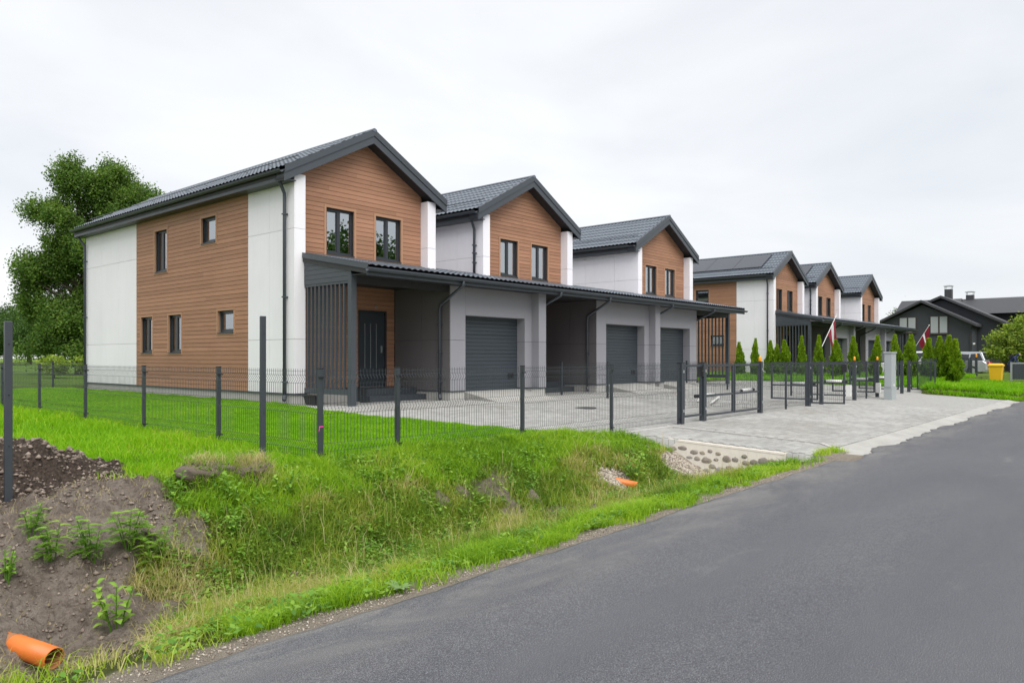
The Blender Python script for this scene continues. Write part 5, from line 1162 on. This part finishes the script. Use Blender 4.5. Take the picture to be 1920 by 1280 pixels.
tree('birch_tree', 'tall birch with drooping dark green foliage behind the brown and white house', (19.05, 54.5, .3), sub, 4300, 46, .080, M['birch_leaf'], M['bark'], .34, droop=.55, sig=.20)
simple = [(0,0,5.8,1.8,1.8,1.7),(-1.2,.2,4.3,1.8,1.8,1.5),(1.3,-.2,4.4,1.9,1.8,1.6),(0,0,2.9,2.3,2.2,1.5),(.3,.8,4.9,1.7,1.7,1.6)]
t1 = tree('broadleaf_tree', 'rounded mid green tree far off along the field edge', (28, 150, .3), simple, 900, 22, .12, M['dark_leaf'], M['bark'], .2, 'trees along the field edge', sig=.45)
def plant(src, x, y, s, rot, lab=None, grp=None, name=None):
    c = copy_tree(src); c.location = (x, y, .3); c.scale = (s, s, s*random.uniform(.9, 1.15)); c.rotation_euler = (0, 0, rot)
    if lab: c['label'] = lab
    if grp: c['group'] = grp
    return c
t1.location = (36.5, 140, .3); t1.scale = (1.1,)*3
for i, (x, y, s) in enumerate(((34, 132, .9), (38, 128, .95), (42, 134, 1.1), (45, 166, 1.45), (50, 170, 1.6), (55, 176, 1.5), (41, 150, 1.2), (60, 180, 1.6))): plant(t1, x, y, s, i*1.3)
sh = tree('field_shrub', 'bright leafy shrub at the field edge below the birch', (16.5, 44, .3), [(0,0,.8,1.5,.8,.6),(1.2,0,1.0,.9,.7,.6)], 160, 16, .09, M['pale_leaf'], M['bark'], .04, 'shrubs under the birch', sig=.2, cat='shrub')
for x, y, s in ((18.3, 45.5, 1.1), (14.8, 46, .8)): c = plant(sh, x, y, s, x)
rt_ = [(0,0,3.3,1.5,1.3,.45),(-1.3,0,2.6,1.2,1.2,.4),(1.4,0,2.7,1.4,1.2,.45),(-.3,.2,1.9,1.9,1.5,.4),(.6,0,3.9,1.0,1.0,.4),(1.6,0,1.6,1.4,1.2,.4),(-1.9,0,1.6,.9,1,.35),(.2,0,1.2,1.9,1.4,.4)]
tree('pale_tree', 'spreading pale green tree in layers before the charcoal house', (63.8, 7.1, .2), rt_, 720, 18, .10, M['pale_leaf'], M['bark'], .12, sig=.2)
for x, y, s, lab in ((92, 40, 1.15, 'distant tree top showing between the second row roofs'), (104, 24, .9, 'distant tree beside the last far gable and the charcoal house')): c = plant(t1, x, y, s, x, lab, 'far trees behind the second row')
for i, (x, y, s) in enumerate(((37.6, -19, 1.62), (40.5, -20, 1.5), (46, -21, 1.38), (52, -22, 1.05), (62, -24, 1.1), (26, -22, 1.3), (78, -22, 1.45))):
    c = plant(t1, x, y, s, i*.9, 'leafy tree across the road, mirrored in the gable windows', 'trees across the road')
# ---- thuja hedge
def thuja_mesh(h, r, n, seed):
    t_ = RNG.uniform(0, 1, n); a = U(n, 0, 6.28); prof = np.minimum(1, .45+t_*2.2)*np.maximum(.06, 1-np.maximum(0, t_-.22)/.78)**.72; rr = r*prof*RNG.uniform(.3, 1.15, n)**.5*(1+.28*np.sin(a*3+seed+t_*9)+.22*np.sin(a*5+seed*2-t_*17))
    c = np.stack([rr*np.cos(a), rr*np.sin(a), .04 + t_*h], -1); u = np.stack([np.cos(a)*.45 + RNG.normal(0,.35,n), np.sin(a)*.45 + RNG.normal(0,.35,n), U(n, .5, 1.2)], -1); u /= np.linalg.norm(u, axis=1)[:,None]
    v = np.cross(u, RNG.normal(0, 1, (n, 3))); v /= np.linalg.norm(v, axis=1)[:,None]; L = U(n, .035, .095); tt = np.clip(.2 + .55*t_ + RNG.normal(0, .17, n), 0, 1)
    return c, u*L[:,None], v*(L*.5)[:,None], tt
tj = [(16.9,2.05),(16.15,2.2),(15.3,2.0),(15.0,1.85),(14.45,2.0),(13.72,2.22),(12.8,2.26),(11.95,2.1),(11.12,2.3),(10.25,2.28),(9.3,2.22),(8.72,2.26),(8.0,2.0),(7.55,2.12),(7.2,2.1),(6.95,1.95)]
protos = []
for i, (y, h) in enumerate(tj):
    x = 38.4; zb = z1(x, y)-.03
    if i < 4:
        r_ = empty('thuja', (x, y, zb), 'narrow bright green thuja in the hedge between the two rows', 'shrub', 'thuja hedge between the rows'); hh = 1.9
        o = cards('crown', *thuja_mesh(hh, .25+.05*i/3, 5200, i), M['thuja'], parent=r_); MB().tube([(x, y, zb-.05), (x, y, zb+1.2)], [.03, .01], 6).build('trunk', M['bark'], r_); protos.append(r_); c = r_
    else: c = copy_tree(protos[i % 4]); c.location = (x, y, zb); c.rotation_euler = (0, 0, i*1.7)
    if i >= 12: c['label'] = 'fuller thuja in the dense clump at the street end of the hedge'; c['group'] = 'thuja clump at the hedge end'
    k = (h-zb+.22)/1.95; sx_ = (.95 if i < 12 else 1.15)*random.uniform(.85, 1.15); c.scale = (sx_, sx_*random.uniform(.9, 1.1), k*random.uniform(.95, 1.05)); c.rotation_euler = (random.uniform(-.06, .06), random.uniform(-.06, .06), i*1.7)
